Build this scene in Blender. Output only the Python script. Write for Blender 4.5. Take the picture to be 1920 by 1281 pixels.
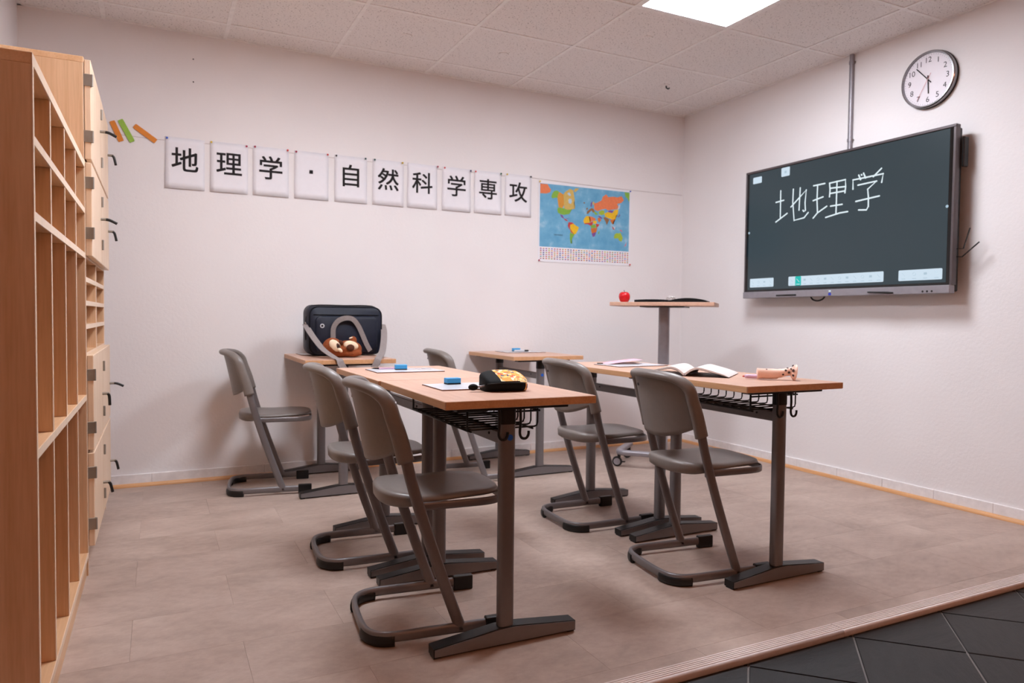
import bpy, bmesh, math, random
from mathutils import Vector, Matrix

# ------------------------------------------------------------------ reset
for _o in list(bpy.data.objects):
    bpy.data.objects.remove(_o, do_unlink=True)
scene = bpy.context.scene
COL = scene.collection
rnd = random.Random(7)

# ------------------------------------------------------------------ camera
CAM = Vector((-3.82087, -4.60809, 0.99442))
_r = Vector((0.8959927908, -0.4439496375, 0.0102780433))
_u = Vector((0.0060217800, 0.0352898729, 0.9993589761))
_f = Vector((0.4440277660, 0.8953565459, -0.0342928388))
cam_data = bpy.data.cameras.new('camera')
cam = bpy.data.objects.new('camera', cam_data)
COL.objects.link(cam)
cam.matrix_world = Matrix(((_r.x, _u.x, -_f.x, CAM.x), (_r.y, _u.y, -_f.y, CAM.y), (_r.z, _u.z, -_f.z, CAM.z), (0, 0, 0, 1)))
cam_data.sensor_width = 36.0
cam_data.lens = 1338.473 * 36.0 / 1920.0
cam_data.clip_start = 0.02
cam_data.dof.use_dof = True
cam_data.dof.focus_distance = 2.25
cam_data.dof.aperture_fstop = 4.5
scene.camera = cam

# ------------------------------------------------------------------ world, exposure
world = bpy.data.worlds.new('world'); scene.world = world
world.use_nodes = True
world.node_tree.nodes['Background'].inputs[0].default_value = (0.5, 0.47, 0.46, 1)
world.node_tree.nodes['Background'].inputs[1].default_value = 0.05
scene.view_settings.view_transform = 'Standard'
scene.view_settings.look = 'None'
scene.view_settings.gamma = 1.0
scene.view_settings.use_curve_mapping = False
scene.view_settings.exposure = 0.0
LIGHT_STRENGTH = 49.0
LIGHT_COLOR = (0.87, 0.907, 0.985)
HALL_STRENGTH = 92.0
HALL_COLOR = (1.0, 0.44, 0.23)

# ------------------------------------------------------------------ helpers: materials
def lin(c):
    c = c / 255.0
    return c / 12.92 if c <= 0.04045 else ((c + 0.055) / 1.055) ** 2.4
def rgb(r, g, b):
    return (lin(r), lin(g), lin(b), 1.0)

class NT:
    def __init__(self, name):
        self.m = bpy.data.materials.new(name); self.m.use_nodes = True
        self.t = self.m.node_tree; self.n = self.t.nodes
        self.b = self.n['Principled BSDF']
    def add(self, typ, **kw):
        n = self.n.new(typ)
        for k, v in kw.items(): setattr(n, k, v)
        return n
    def link(self, a, b): self.t.links.new(a, b)
    def coords(self, scale=(1, 1, 1), kind='Object', rot=(0, 0, 0)):
        tc = self.add('ShaderNodeTexCoord'); mp = self.add('ShaderNodeMapping')
        mp.inputs['Scale'].default_value = scale
        mp.inputs['Rotation'].default_value = rot
        self.link(tc.outputs[kind], mp.inputs['Vector'])
        return mp.outputs['Vector']
    def noise(self, vec, scale, detail=4, rough=0.55):
        n = self.add('ShaderNodeTexNoise')
        n.inputs['Scale'].default_value = scale; n.inputs['Detail'].default_value = detail
        n.inputs['Roughness'].default_value = rough
        self.link(vec, n.inputs['Vector']); return n.outputs['Fac']
    def ramp(self, fac, stops):
        r = self.add('ShaderNodeValToRGB')
        e = r.color_ramp.elements
        while len(e) < len(stops): e.new(0.5)
        for i, (p, c) in enumerate(stops):
            e[i].position = p; e[i].color = c
        self.link(fac, r.inputs['Fac']); return r.outputs['Color']
    def mix(self, fac, a, b, mode='MIX'):
        n = self.add('ShaderNodeMix', data_type='RGBA', blend_type=mode)
        for s, v in ((n.inputs[0], fac), (n.inputs[6], a), (n.inputs[7], b)):
            if hasattr(v, 'is_linked'): self.link(v, s)
            else: s.default_value = v
        return n.outputs[2]
    def bump(self, h, strength, dist):
        b = self.add('ShaderNodeBump'); b.inputs['Strength'].default_value = strength
        b.inputs['Distance'].default_value = dist
        self.link(h, b.inputs['Height']); self.link(b.outputs['Normal'], self.b.inputs['Normal'])
    def color(self, c):
        if hasattr(c, 'is_linked'): self.link(c, self.b.inputs['Base Color'])
        else: self.b.inputs['Base Color'].default_value = c
    def set(self, rough=0.5, metal=0.0, spec=0.5):
        self.b.inputs['Roughness'].default_value = rough
        self.b.inputs['Metallic'].default_value = metal
        self.b.inputs['Specular IOR Level'].default_value = spec
        return self.m

def flat(name, c, rough=0.5, metal=0.0, spec=0.5, vary=0.06, scale=30.0, bump=0.0):
    t = NT(name)
    v = t.coords()
    f = t.noise(v, scale, 3)
    k = lambda s: (min(1, c[0] * s), min(1, c[1] * s), min(1, c[2] * s), 1)
    t.color(t.ramp(f, [(0.3, k(1 - vary)), (0.7, k(1 + vary))]))
    if bump: t.bump(f, bump, 0.002)
    return t.set(rough, metal, spec)

def emit(name, c, s):
    t = NT(name)
    t.color((0.0, 0.0, 0.0, 1))
    t.b.inputs['Emission Color'].default_value = c
    t.b.inputs['Emission Strength'].default_value = s
    return t.set(0.25, 0, 0.3)

def wood(name, dark, mid, light, axis='Y', rough=0.42, scale=1.0):
    t = NT(name)
    sc = {'X': (1.2, 22, 22), 'Y': (22, 1.2, 22), 'Z': (22, 22, 1.2)}[axis]
    v = t.coords(tuple(s * scale for s in sc))
    f1 = t.noise(v, 1.3, 6, 0.6)
    sc2 = {'X': (8, 160, 160), 'Y': (160, 8, 160), 'Z': (160, 160, 8)}[axis]
    v2 = t.coords(sc2)
    f2 = t.noise(v2, 1.0, 2)
    base = t.ramp(f1, [(0.25, dark), (0.5, mid), (0.78, light)])
    fine = t.ramp(f2, [(0.35, (0.86, 0.82, 0.78, 1)), (0.6, (1, 1, 1, 1))])
    t.color(t.mix(0.55, base, fine, 'MULTIPLY'))
    t.bump(f2, 0.08, 0.001)
    return t.set(rough)

M = {}
# walls: white painted woodchip paper
t = NT('white_wall_paint')
v = t.coords((1, 1, 1)); n1 = t.noise(v, 55, 5, 0.6); n2 = t.noise(v, 1.2, 2)
t.color(t.ramp(n2, [(0.3, rgb(233, 228, 228)), (0.7, rgb(238, 234, 234))]))
t.bump(n1, 0.16, 0.008); M['wall'] = t.set(0.72, 0, 0.25)
M['wall_brown'] = flat('brown_wall_paint', rgb(176, 146, 126), 0.7, 0, 0.25)
# ceiling board: fissured mineral fibre
t = NT('mineral_fibre_tile')
v = t.coords((1, 1, 1)); n1 = t.noise(v, 90, 3, 0.7)
vo = t.add('ShaderNodeTexVoronoi'); vo.inputs['Scale'].default_value = 75
nv = t.add('ShaderNodeTexNoise'); nv.inputs['Scale'].default_value = 18; t.link(v, nv.inputs['Vector'])
mv = t.mix(0.04, v, nv.outputs['Color'], 'ADD'); t.link(mv, vo.inputs['Vector'])
sp = t.ramp(vo.outputs['Distance'], [(0.10, (0.30, 0.26, 0.25, 1)), (0.30, (1, 1, 1, 1))])
sel = t.ramp(t.noise(v, 40, 2), [(0.46, (1, 1, 1, 1)), (0.64, (0, 0, 0, 1))])
base = t.ramp(n1, [(0.3, rgb(232, 225, 222)), (0.7, rgb(244, 238, 235))])
dark = t.mix(0.85, base, sp, 'MULTIPLY')
t.color(t.mix(sel, base, dark)); t.bump(n1, 0.35, 0.004); M['ctile'] = t.set(0.85, 0, 0.15)
M['cbar'] = flat('ceiling_grid_white', rgb(242, 237, 234), 0.5)
M['cslab'] = flat('ceiling_void', rgb(70, 66, 64), 0.9)
# vinyl floor tile, concrete look
t = NT('grey_vinyl_tile')
oi = t.add('ShaderNodeObjectInfo')
tc = t.add('ShaderNodeTexCoord'); mp = t.add('ShaderNodeMapping')
ad = t.add('ShaderNodeVectorMath', operation='SCALE'); ad.inputs['Scale'].default_value = 3.0
cx = t.add('ShaderNodeCombineXYZ'); t.link(oi.outputs['Random'], cx.inputs[0]); t.link(oi.outputs['Random'], cx.inputs[1])
t.link(cx.outputs[0], ad.inputs[0]); t.link(tc.outputs['Object'], mp.inputs['Vector']); t.link(ad.outputs[0], mp.inputs['Location'])
mp.inputs['Scale'].default_value = (1.0, 1.45, 1.0)
n1 = t.noise(mp.outputs['Vector'], 3.2, 8, 0.62); n2 = t.noise(mp.outputs['Vector'], 26, 6, 0.7)
c1 = t.ramp(n1, [(0.25, rgb(158, 138, 126)), (0.5, rgb(178, 157, 145)), (0.76, rgb(195, 175, 163))])
c2 = t.ramp(n2, [(0.35, (0.84, 0.82, 0.8, 1)), (0.62, (1.04, 1.04, 1.04, 1))])
c3 = t.mix(0.6, c1, c2, 'MULTIPLY')
c4 = t.ramp(oi.outputs['Random'], [(0.0, (0.95, 0.945, 0.94, 1)), (1.0, (1.0, 1.0, 1.0, 1))])
t.color(t.mix(1.0, c3, c4, 'MULTIPLY')); t.bump(n2, 0.06, 0.002); M['vinyl'] = t.set(0.46, 0, 0.42)
M['slab'] = flat('joint_grey', rgb(140, 126, 118), 0.8)
# slate
t = NT('black_slate_tile')
v = t.coords((2, 9, 2)); n1 = t.noise(v, 3.5, 8, 0.65)
t.color(t.ramp(n1, [(0.3, rgb(14, 13, 14)), (0.7, rgb(30, 28, 28))])); t.bump(n1, 0.4, 0.006); M['slate'] = t.set(0.45, 0, 0.4)
M['grout'] = flat('glossy_joint', rgb(120, 116, 114), 0.35, 0.3)
M['alu'] = flat('brushed_aluminium', rgb(224, 213, 210), 0.4, 0.1)
M['base_white'] = flat('white_skirting', rgb(236, 232, 232), 0.4)
M['strip_wood'] = wood('pine_strip', rgb(196, 140, 92), rgb(218, 164, 112), rgb(228, 178, 128), 'X')
M['strip_wood_y'] = wood('pine_strip_y', rgb(196, 140, 92), rgb(218, 164, 112), rgb(228, 178, 128), 'Y')
# furniture
M['desk'] = wood('beech_laminate', rgb(196, 153, 131), rgb(205, 165, 143), rgb(212, 174, 153), 'Y', 0.42)
M['desk_edge'] = wood('beech_edge', rgb(204, 152, 108), rgb(214, 164, 120), rgb(222, 174, 132), 'Y', 0.4)
M['maple'] = wood('maple_board', rgb(206, 163, 124), rgb(219, 180, 143), rgb(228, 193, 157), 'Z', 0.42, 0.6)
M['maple_y'] = wood('maple_board_flat', rgb(206, 160, 118), rgb(220, 177, 136), rgb(229, 190, 150), 'Y', 0.42, 0.6)
M['maple_edge'] = flat('maple_edge_band', rgb(232, 206, 180), 0.4)
M['maple_door'] = wood('pale_maple_door', rgb(224, 190, 158), rgb(232, 202, 172), rgb(238, 211, 184), 'Z', 0.4, 0.6)
M['plastic'] = flat('warm_grey_plastic', rgb(126, 118, 113), 0.38, 0, 0.5, 0.03, 60)
M['frame'] = flat('grey_powder_coat', rgb(118, 113, 114), 0.36, 0.3, 0.5, 0.03, 60)
M['black'] = flat('black_plastic', rgb(22, 21, 21), 0.4, 0, 0.4, 0.1)
M['wire'] = flat('black_wire', rgb(16, 16, 17), 0.4, 0.2)
M['steel'] = flat('hinge_steel', rgb(150, 142, 132), 0.4, 0.6)
M['chrome'] = flat('chrome', rgb(205, 200, 196), 0.15, 1.0)
M['silver'] = flat('silver_plastic', rgb(150, 146, 152), 0.35, 0.4)
M['blue_dot'] = flat('blue_sticker', rgb(20, 92, 190), 0.5)
M['paper'] = flat('white_paper', rgb(236, 234, 239), 0.7, 0, 0.2, 0.01)
M['ink'] = flat('black_ink', rgb(38, 34, 36), 0.7, 0, 0.2)
M['board'] = flat('whiteboard', rgb(208, 208, 213), 0.25, 0, 0.4, 0.01)
M['board_edge'] = flat('board_edge_brown', rgb(112, 72, 50), 0.6)
M['foam_blue'] = flat('blue_foam', rgb(60, 160, 218), 0.55)
M['felt'] = flat('dark_felt', rgb(30, 40, 48), 0.9)
M['navy'] = flat('navy_cloth', rgb(15, 22, 40), 0.55, 0, 0.4, 0.15, 40, 0.2)
M['webbing'] = flat('grey_webbing', rgb(142, 132, 130), 0.75, 0, 0.3, 0.08, 120, 0.3)
M['fur_brown'] = flat('brown_plush', rgb(140, 74, 42), 0.9, 0, 0.2, 0.18, 90, 0.8)
M['fur_cream'] = flat('cream_plush', rgb(240, 216, 186), 0.9, 0, 0.2, 0.06, 90, 0.6)
M['fur_dark'] = flat('dark_plush', rgb(84, 48, 34), 0.9, 0, 0.2, 0.15, 90, 0.6)
M['eye'] = flat('shiny_black', rgb(14, 12, 12), 0.12)
M['cloth_black'] = flat('black_cloth', rgb(9, 9, 10), 0.75, 0, 0.2, 0.12, 50, 0.3)
M['apple'] = flat('red_apple_skin', rgb(206, 24, 34), 0.25, 0, 0.5, 0.16, 18)
M['stem'] = flat('brown_stem', rgb(70, 48, 30), 0.8)
M['pink'] = flat('peach_pink_silicone', rgb(250, 208, 188), 0.45, 0, 0.4, 0.04)
M['lilac'] = flat('lilac_plastic', rgb(214, 178, 206), 0.4)
M['pink_paper'] = flat('pink_paper', rgb(218, 176, 190), 0.7)
M['page'] = flat('book_page', rgb(218, 209, 205), 0.75, 0, 0.15, 0.015)
M['page_dark'] = flat('dark_printed_page', rgb(70, 46, 42), 0.7)
M['orange'] = flat('orange_card', rgb(222, 134, 46), 0.7)
M['green'] = flat('lime_card', rgb(150, 190, 72), 0.7)
M['string'] = flat('string', rgb(186, 170, 166), 0.9)
M['diffuser'] = emit('lamp_diffuser', (*LIGHT_COLOR, 1), LIGHT_STRENGTH)
M['screen'] = emit('screen_slate_green', rgb(60, 73, 80), 0.85)
M['screen_ink'] = emit('screen_white_ink', rgb(226, 240, 246), 1.0)
M['screen_bar'] = emit('screen_toolbar', rgb(206, 224, 238), 1.0)
M['screen_icon'] = emit('screen_icon', rgb(178, 202, 218), 0.95)
M['screen_teal'] = emit('screen_teal', rgb(30, 196, 190), 0.9)
M['screen_logo'] = emit('logo_blue', rgb(50, 70, 200), 0.7)
M['clock_face'] = flat('clock_face', rgb(232, 226, 232), 0.35, 0, 0.4, 0.01)
M['red'] = flat('red_paint', rgb(196, 40, 44), 0.5)
PINC = {'blue': rgb(40, 84, 190), 'yellow': rgb(226, 190, 60), 'magenta': rgb(170, 30, 70), 'red': rgb(212, 60, 54),
        'dark': rgb(40, 40, 48), 'teal': rgb(24, 70, 66), 'purple': rgb(62, 44, 100), 'green': rgb(30, 84, 60)}
for k, c in PINC.items(): M['pin_' + k] = flat('pin_' + k, c, 0.35)
MAPC = {'sea': rgb(178, 206, 224), 'ocean': rgb(96, 164, 206), 'orange': rgb(228, 128, 84), 'green': rgb(132, 178, 70), 'amber': rgb(212, 148, 62),
        'tan': rgb(206, 176, 100), 'pale': rgb(196, 204, 214), 'purple': rgb(126, 84, 150), 'red': rgb(196, 68, 68),
        'yellow': rgb(232, 186, 44), 'dkorange': rgb(206, 116, 56), 'brown': rgb(150, 106, 70), 'lime': rgb(164, 186, 62), 'pink': rgb(206, 120, 140)}
for k, c in MAPC.items(): M['map_' + k] = flat('map_' + k, c, 0.45, 0, 0.3, 0.07, 60)
t = NT('map_ocean_print')
v = t.coords((1, 1, 1)); f_ = t.noise(v, 9, 5, 0.6)
t.color(t.ramp(f_, [(0.35, rgb(96, 160, 198)), (0.55, rgb(116, 176, 208)), (0.70, rgb(170, 204, 222))])); M['map_ocean'] = t.set(0.45, 0, 0.3)
# printed fabric
t = NT('comic_print_fabric')
v = t.coords((1, 1, 1))
vo = t.add('ShaderNodeTexVoronoi'); vo.inputs['Scale'].default_value = 105; t.link(v, vo.inputs['Vector'])
sx = t.add('ShaderNodeSeparateColor'); t.link(vo.outputs['Color'], sx.inputs[0])
cc = t.ramp(sx.outputs[0], [(0.0, rgb(238, 158, 40)), (0.38, rgb(250, 206, 120)), (0.55, rgb(246, 226, 190)), (0.72, rgb(70, 66, 96)), (0.82, rgb(214, 78, 40)), (0.92, rgb(240, 172, 60))])
for e in t.n:
    if e.type == 'VALTORGB': e.color_ramp.interpolation = 'CONSTANT'
t.color(cc); M['print'] = t.set(0.55)

# ------------------------------------------------------------------ helpers: geometry
def newbm(): return bmesh.new()
def obj(name, bm, m, parent=None, smooth=False, loc=None, rot=None, mesh=None, autosmooth=None):
    if mesh is None:
        bmesh.ops.recalc_face_normals(bm, faces=bm.faces)
        mesh = bpy.data.meshes.new(name); bm.to_mesh(mesh); bm.free()
        if smooth:
            for p in mesh.polygons: p.use_smooth = True
            if autosmooth is not None: mesh.set_sharp_from_angle(angle=math.radians(autosmooth))
        if m: mesh.materials.append(M[m] if isinstance(m, str) else m)
    o = bpy.data.objects.new(name, mesh); COL.objects.link(o)
    if parent: o.parent = parent
    if loc: o.location = loc
    if rot: o.rotation_euler = rot
    return o
def thing(name, label, cat, loc=(0, 0, 0), rz=0.0, group=None):
    o = bpy.data.objects.new(name, None); COL.objects.link(o)
    o.empty_display_size = 0.1; o.location = loc; o.rotation_euler = (0, 0, rz)
    return tag(o, label, cat, group)
def tag(o, label, cat, group=None):
    o['label'] = label; o['category'] = cat
    if group: o['group'] = group
    return o
def struct(o, label=None):
    o['kind'] = 'structure'
    if label: o['label'] = label
    return o

def box(bm, x0, x1, y0, y1, z0, z1, bev=0.0, seg=1):
    r = bmesh.ops.create_cube(bm, size=1.0)
    vs = r['verts']
    for v in vs:
        v.co = Vector(((x0 + x1) / 2 + v.co.x * (x1 - x0), (y0 + y1) / 2 + v.co.y * (y1 - y0), (z0 + z1) / 2 + v.co.z * (z1 - z0)))
    if bev > 0:
        es = list({e for v in vs for e in v.link_edges})
        bmesh.ops.bevel(bm, geom=es, offset=bev, segments=seg, affect='EDGES', profile=0.5)
    return bm
def B(x0, x1, y0, y1, z0, z1, bev=0.0, seg=1): return box(newbm(), x0, x1, y0, y1, z0, z1, bev, seg)

def ring_face(bm, ring, flip=False):
    try: bm.faces.new(ring if not flip else ring[::-1])
    except ValueError: pass
def loft(bm, rings, cap0=True, cap1=True, closed=False):
    R = [[bm.verts.new(p) for p in ring] for ring in rings]
    n = len(R[0])
    pairs = list(zip(R[:-1], R[1:])) + ([(R[-1], R[0])] if closed else [])
    for a, b in pairs:
        for i in range(n):
            j = (i + 1) % n
            try: bm.faces.new((a[i], a[j], b[j], b[i]))
            except ValueError: pass
    if not closed:
        if cap0: ring_face(bm, R[0], True)
        if cap1: ring_face(bm, R[-1])
    return bm
def smooth_path(pts, n=6):
    P = [Vector(p) for p in pts]
    if len(P) < 3: return P
    out = []
    for i in range(len(P) - 1):
        p0 = P[max(i - 1, 0)]; p1 = P[i]; p2 = P[i + 1]; p3 = P[min(i + 2, len(P) - 1)]
        for k in range(n):
            s = k / n
            out.append(0.5 * ((2 * p1) + (-p0 + p2) * s + (2 * p0 - 5 * p1 + 4 * p2 - p3) * s * s + (-p0 + 3 * p1 - 3 * p2 + p3) * s ** 3))
    out.append(P[-1]); return out
def sweep(bm, pts, w, h, up=(0, 0, 1), n=12, power=2.6, closed=False):
    """tube with superellipse section: w across (side), h along the up-ish axis; w, h numbers or per-point lists"""
    P = [Vector(p) for p in pts]; up = Vector(up); N = len(P); rings = []; last = None
    for i, p in enumerate(P):
        a = P[(i - 1) % N] if (closed or i > 0) else p
        b = P[(i + 1) % N] if (closed or i < N - 1) else p
        T = (b - a).normalized()
        S = T.cross(up)
        if S.length < 1e-4: S = last if last is not None else T.orthogonal()
        S.normalize()
        if last is not None and S.dot(last) < 0: S = -S
        last = S
        U = S.cross(T).normalized()
        wi = w[i] if isinstance(w, (list, tuple)) else w
        hi = h[i] if isinstance(h, (list, tuple)) else h
        ring = []
        for k in range(n):
            an = 2 * math.pi * (k + 0.5) / n
            c, s = math.cos(an), math.sin(an)
            cx = math.copysign(abs(c) ** (2 / power), c); sy = math.copysign(abs(s) ** (2 / power), s)
            ring.append(p + S * (cx * wi / 2) + U * (sy * hi / 2))
        rings.append(ring)
    return loft(bm, rings, closed=closed)
def tube(bm, pts, r, n=8): return sweep(bm, pts, 2 * r, 2 * r, up=(0.13, 0.31, 0.94), n=n, power=2.0)
def lathe(bm, prof, n=24, M4=None):
    rings = []
    for r, z in prof:
        ring = [Vector((r * math.cos(2 * math.pi * k / n), r * math.sin(2 * math.pi * k / n), z)) for k in range(n)]
        rings.append([M4 @ p for p in ring] if M4 else ring)
    return loft(bm, rings)
def prism(bm, poly, ext, M4=None):
    """poly: list of 3D points (planar), extruded by vector ext"""
    e = Vector(ext)
    a = [Vector(p) for p in poly]; b = [p + e for p in a]
    if M4: a = [M4 @ p for p in a]; b = [M4 @ p for p in b]
    return loft(bm, [a, b])
def disc(bm, c, nrm, r, h, n=16):
    q = Vector(nrm).to_track_quat('Z', 'Y').to_matrix().to_4x4(); m = Matrix.Translation(c) @ q
    return lathe(bm, [(r, 0), (r, h)], n, m)
def ellipsoid(bm, c, r, rot=None, seg=20, rings=12):
    m = Matrix.Translation(c)
    if rot: m = m @ rot
    m = m @ Matrix.Diagonal((*r, 1))
    bmesh.ops.create_uvsphere(bm, u_segments=seg, v_segments=rings, radius=1.0, matrix=m)
    return bm
def copy_tree(o, parent=None):
    c = o.copy(); COL.objects.link(c); c.parent = parent
    for ch in list(o.children): copy_tree(ch, c)
    return c
def text_mesh(s, size, bold=0.0, depth=0.0, space=1.0):
    c = bpy.data.curves.new('glyph', 'FONT'); c.body = s; c.size = size; c.align_x = 'CENTER'
    c.offset = bold; c.extrude = depth; c.space_character = space; c.resolution_u = 4
    o = bpy.data.objects.new('glyph', c); COL.objects.link(o)
    bpy.context.view_layer.update()
    me = bpy.data.meshes.new_from_object(o.evaluated_get(bpy.context.evaluated_depsgraph_get()))
    bpy.data.objects.remove(o); bpy.data.curves.remove(c)
    xs = [v.co.x for v in me.vertices]; ys = [v.co.y for v in me.vertices]
    cx, cy = (min(xs) + max(xs)) / 2, (min(ys) + max(ys)) / 2
    for v in me.vertices: v.co.x -= cx; v.co.y -= cy
    me.materials.clear()
    return me

R = math.radians
PI = math.pi
H = 2.619            # ceiling height
T = 0.625            # ceiling module
U0, V0 = 0.2457, 0.3304
XL, YR = -4.48, -7.2 # left wall, rear wall

# ================================================================== SETTING
wb = struct(obj('wall_back', B(XL - 0.1, 0.1, 0, 0.1, -0.06, H + 0.1), 'wall'))
YE = -3.06
struct(obj('wall_right', B(0, 0.1, YE, 0.0, -0.06, H + 0.1), 'wall'))
struct(obj('wall_left', B(XL - 0.1, XL, YE, 0.0, -0.06, H + 0.1), 'wall'))
struct(obj('wall_right_entrance', B(0, 0.1, YR - 0.1, YE, -0.1, H + 0.1), 'wall_brown'))
struct(obj('wall_left_entrance', B(XL - 0.1, XL, YR - 0.1, YE, -0.1, H + 0.1), 'wall_brown'))
struct(obj('wall_rear', B(XL, 0, YR - 0.1, YR, -0.1, H + 0.1), 'wall_brown'))
for z in (2.477, 2.346):
    obj('screw_hole', disc(newbm(), (-3.628, -0.0005, z), (0, -1, 0), 0.004, 0.001, 10), 'black', wb)

# ceiling with boards in a T-grid
ceil = struct(obj('ceiling', B(XL, 0, YR, 0, H + 0.035, H + 0.1), 'cslab'))
xs = [0.0] + [-V0 - T * i for i in range(7)] + [XL]
ys = [0.0] + [-U0 - T * j for j in range(12)] + [YR]
LAMPS = [(2, 3), (5, 3)]
tmesh = {}
for i in range(len(xs) - 1):
    for j in range(len(ys) - 1):
        if (i, j) in LAMPS: continue
        x1, x0 = xs[i], xs[i + 1]; y1, y0 = ys[j], ys[j + 1]
        w, d = round(x1 - x0, 4), round(y1 - y0, 4)
        if w < 0.03 or d < 0.03: continue
        if (w, d) not in tmesh:
            o = obj('ceiling_tile', B(-w / 2 + 0.001, w / 2 - 0.001, -d / 2 + 0.001, d / 2 - 0.001, 0, 0.015), 'ctile', ceil)
            tmesh[(w, d)] = o.data
        else:
            o = obj('ceiling_tile', None, None, ceil, mesh=tmesh[(w, d)])
        o.location = ((x0 + x1) / 2, (y0 + y1) / 2, H + 0.004)
        if (rnd.random() < 0.5) and w == d: o.rotation_euler = (0, 0, PI)
for x in xs[1:-1]:
    obj('grid_bar', B(x - 0.011, x + 0.011, YR, 0, H, H + 0.03), 'cbar', ceil)
for y in ys[1:-1]:
    obj('grid_bar', B(XL, 0, y - 0.011, y + 0.011, H + 0.0004, H + 0.03), 'cbar', ceil)
obj('edge_angle', B(XL, 0, -0.018, 0, H + 0.0006, H + 0.02), 'cbar', ceil)
obj('edge_angle', B(-0.018, 0, YR, 0, H + 0.0006, H + 0.02), 'cbar', ceil)
obj('edge_angle', B(XL, XL + 0.018, YR, 0, H + 0.0006, H + 0.02), 'cbar', ceil)
for i, j, dark in ((4, 1, 0), (3, 1, 0), (1, 1, 1), (2, 2, 0)):
    cx, cy = (xs[i] + xs[i + 1]) / 2, (ys[j] + ys[j + 1]) / 2
    obj('cover_disc', lathe(newbm(), [(0.034, 0), (0.032, -0.004), (0.0, -0.005)], 20, Matrix.Translation((cx, cy, H + 0.004))), 'ctile', ceil, smooth=True, autosmooth=40)
    if dark:
        obj('ceiling_hook', tube(newbm(), [(cx + 0.012, cy, H), (cx + 0.012, cy, H - 0.012), (cx + 0.03, cy, H - 0.018), (cx + 0.04, cy, H - 0.01)], 0.005), 'black', ceil, smooth=True)

# vinyl floor
YS = -3.0
flo = struct(obj('floor', B(XL, 0, YS - 0.06, 0, -0.06, -0.003), 'slab'))
TW, TD = 0.61, 0.31
row = 0; y1 = -2.955
rows = [(YS - 0.03, y1)]
while y1 < 0: rows.append((y1, min(y1 + TD, 0))); y1 += TD
fm = {}
for k, (ya, yb) in enumerate(rows):
    off = -2.07 + (TW / 2 if k % 2 == 0 else 0)
    st = off - TW * 5
    while st < 0:
        xa, xb = max(st, XL), min(st + TW, 0); st += TW
        if xb - xa < 0.01: continue
        w, d = round(xb - xa, 4), round(yb - ya, 4)
        if (w, d) not in fm:
            o = obj('floor_tile', B(-w / 2 + 0.0003, w / 2 - 0.0003, -d / 2 + 0.0003, d / 2 - 0.0003, -0.004, 0.0), 'vinyl', flo); fm[(w, d)] = o.data
        else: o = obj('floor_tile', None, None, flo, mesh=fm[(w, d)])
        o.location = ((xa + xb) / 2, (ya + yb) / 2, 0)

# slate floor in front of the step
fs = struct(obj('floor_entrance', B(XL, 0, YR, YS - 0.06, -0.08, -0.0235), 'grout'))
ST = 0.318
q = math.sqrt(0.5)
sm = obj('slate_tile', B(-ST / 2 + 0.003, ST / 2 - 0.003, -ST / 2 + 0.003, ST / 2 - 0.003, -0.03, -0.02, 0.002), 'slate', fs, loc=(0, 0, 0), rot=(0, 0, PI / 4)).data
first = True
cands = []
for a in range(-40, 40):
    for b in range(-40, 40):
        s = -3.787 + ST * (a + 0.5)     # (x+y)/sqrt2
        d = -0.565 - ST * (b + 0.5)     # (y-x)/sqrt2
        x, y = (s - d) * q, (s + d) * q
        hd = ST * q
        if x < XL + hd or x > -hd or y < YR + hd: continue
        if y > YS - 0.06 - hd + 0.01: continue
        cands.append((x, y))
for i, (x, y) in enumerate(cands):
    if i == 0: o = [c for c in fs.children][0]
    else: o = obj('slate_tile', None, None, fs, mesh=sm, rot=(0, 0, PI / 4))
    o.location = (x, y, 0)
# cut tiles along the step (half diamonds clipped to the nosing line)
yc = YS - 0.062
for a in range(-40, 40):
    for b in range(-40, 40):
        s = -3.787 + ST * (a + 0.5); d = -0.565 - ST * (b + 0.5)
        x, y = (s - d) * q, (s + d) * q
        hd = ST * q
        if x < XL + hd or x > -hd: continue
        if y > YS - 0.06 - hd + 0.01 and y - hd < yc - 0.01:
            h2 = hd - 0.0042
            poly = [(x, y - h2), (x + h2, y), (x, y + h2), (x - h2, y)]
            out = []
            for k in range(4):
                p, r_ = poly[k], poly[(k + 1) % 4]
                if p[1] <= yc: out.append(p)
                if (p[1] - yc) * (r_[1] - yc) < 0:
                    f = (yc - p[1]) / (r_[1] - p[1]); out.append((p[0] + f * (r_[0] - p[0]), yc))
            if len(out) >= 3:
                obj('slate_tile', prism(newbm(), [(px, py, -0.03) for px, py in out], (0, 0, 0.01)), 'slate', fs)
# ribbed aluminium nosing on the step
tr = struct(obj('trim_1', B(XL, 0, YS - 0.062, YS - 0.012, -0.024, 0.0005), 'alu'))
for seg in ((XL, -1.858), (-1.855, 0)):
    for k in range(5):
        y = YS - 0.0165 - k * 0.0088
        obj('nosing_rib', B(seg[0], seg[1], y - 0.0030, y + 0.0030, 0.0, 0.003, 0.001), 'alu', tr)
    obj('nosing_lip', sweep(newbm(), [(seg[0], YS - 0.062, -0.010), (seg[1], YS - 0.062, -0.010)], 0.012, 0.026, n=10), 'alu', tr, smooth=True)

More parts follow.
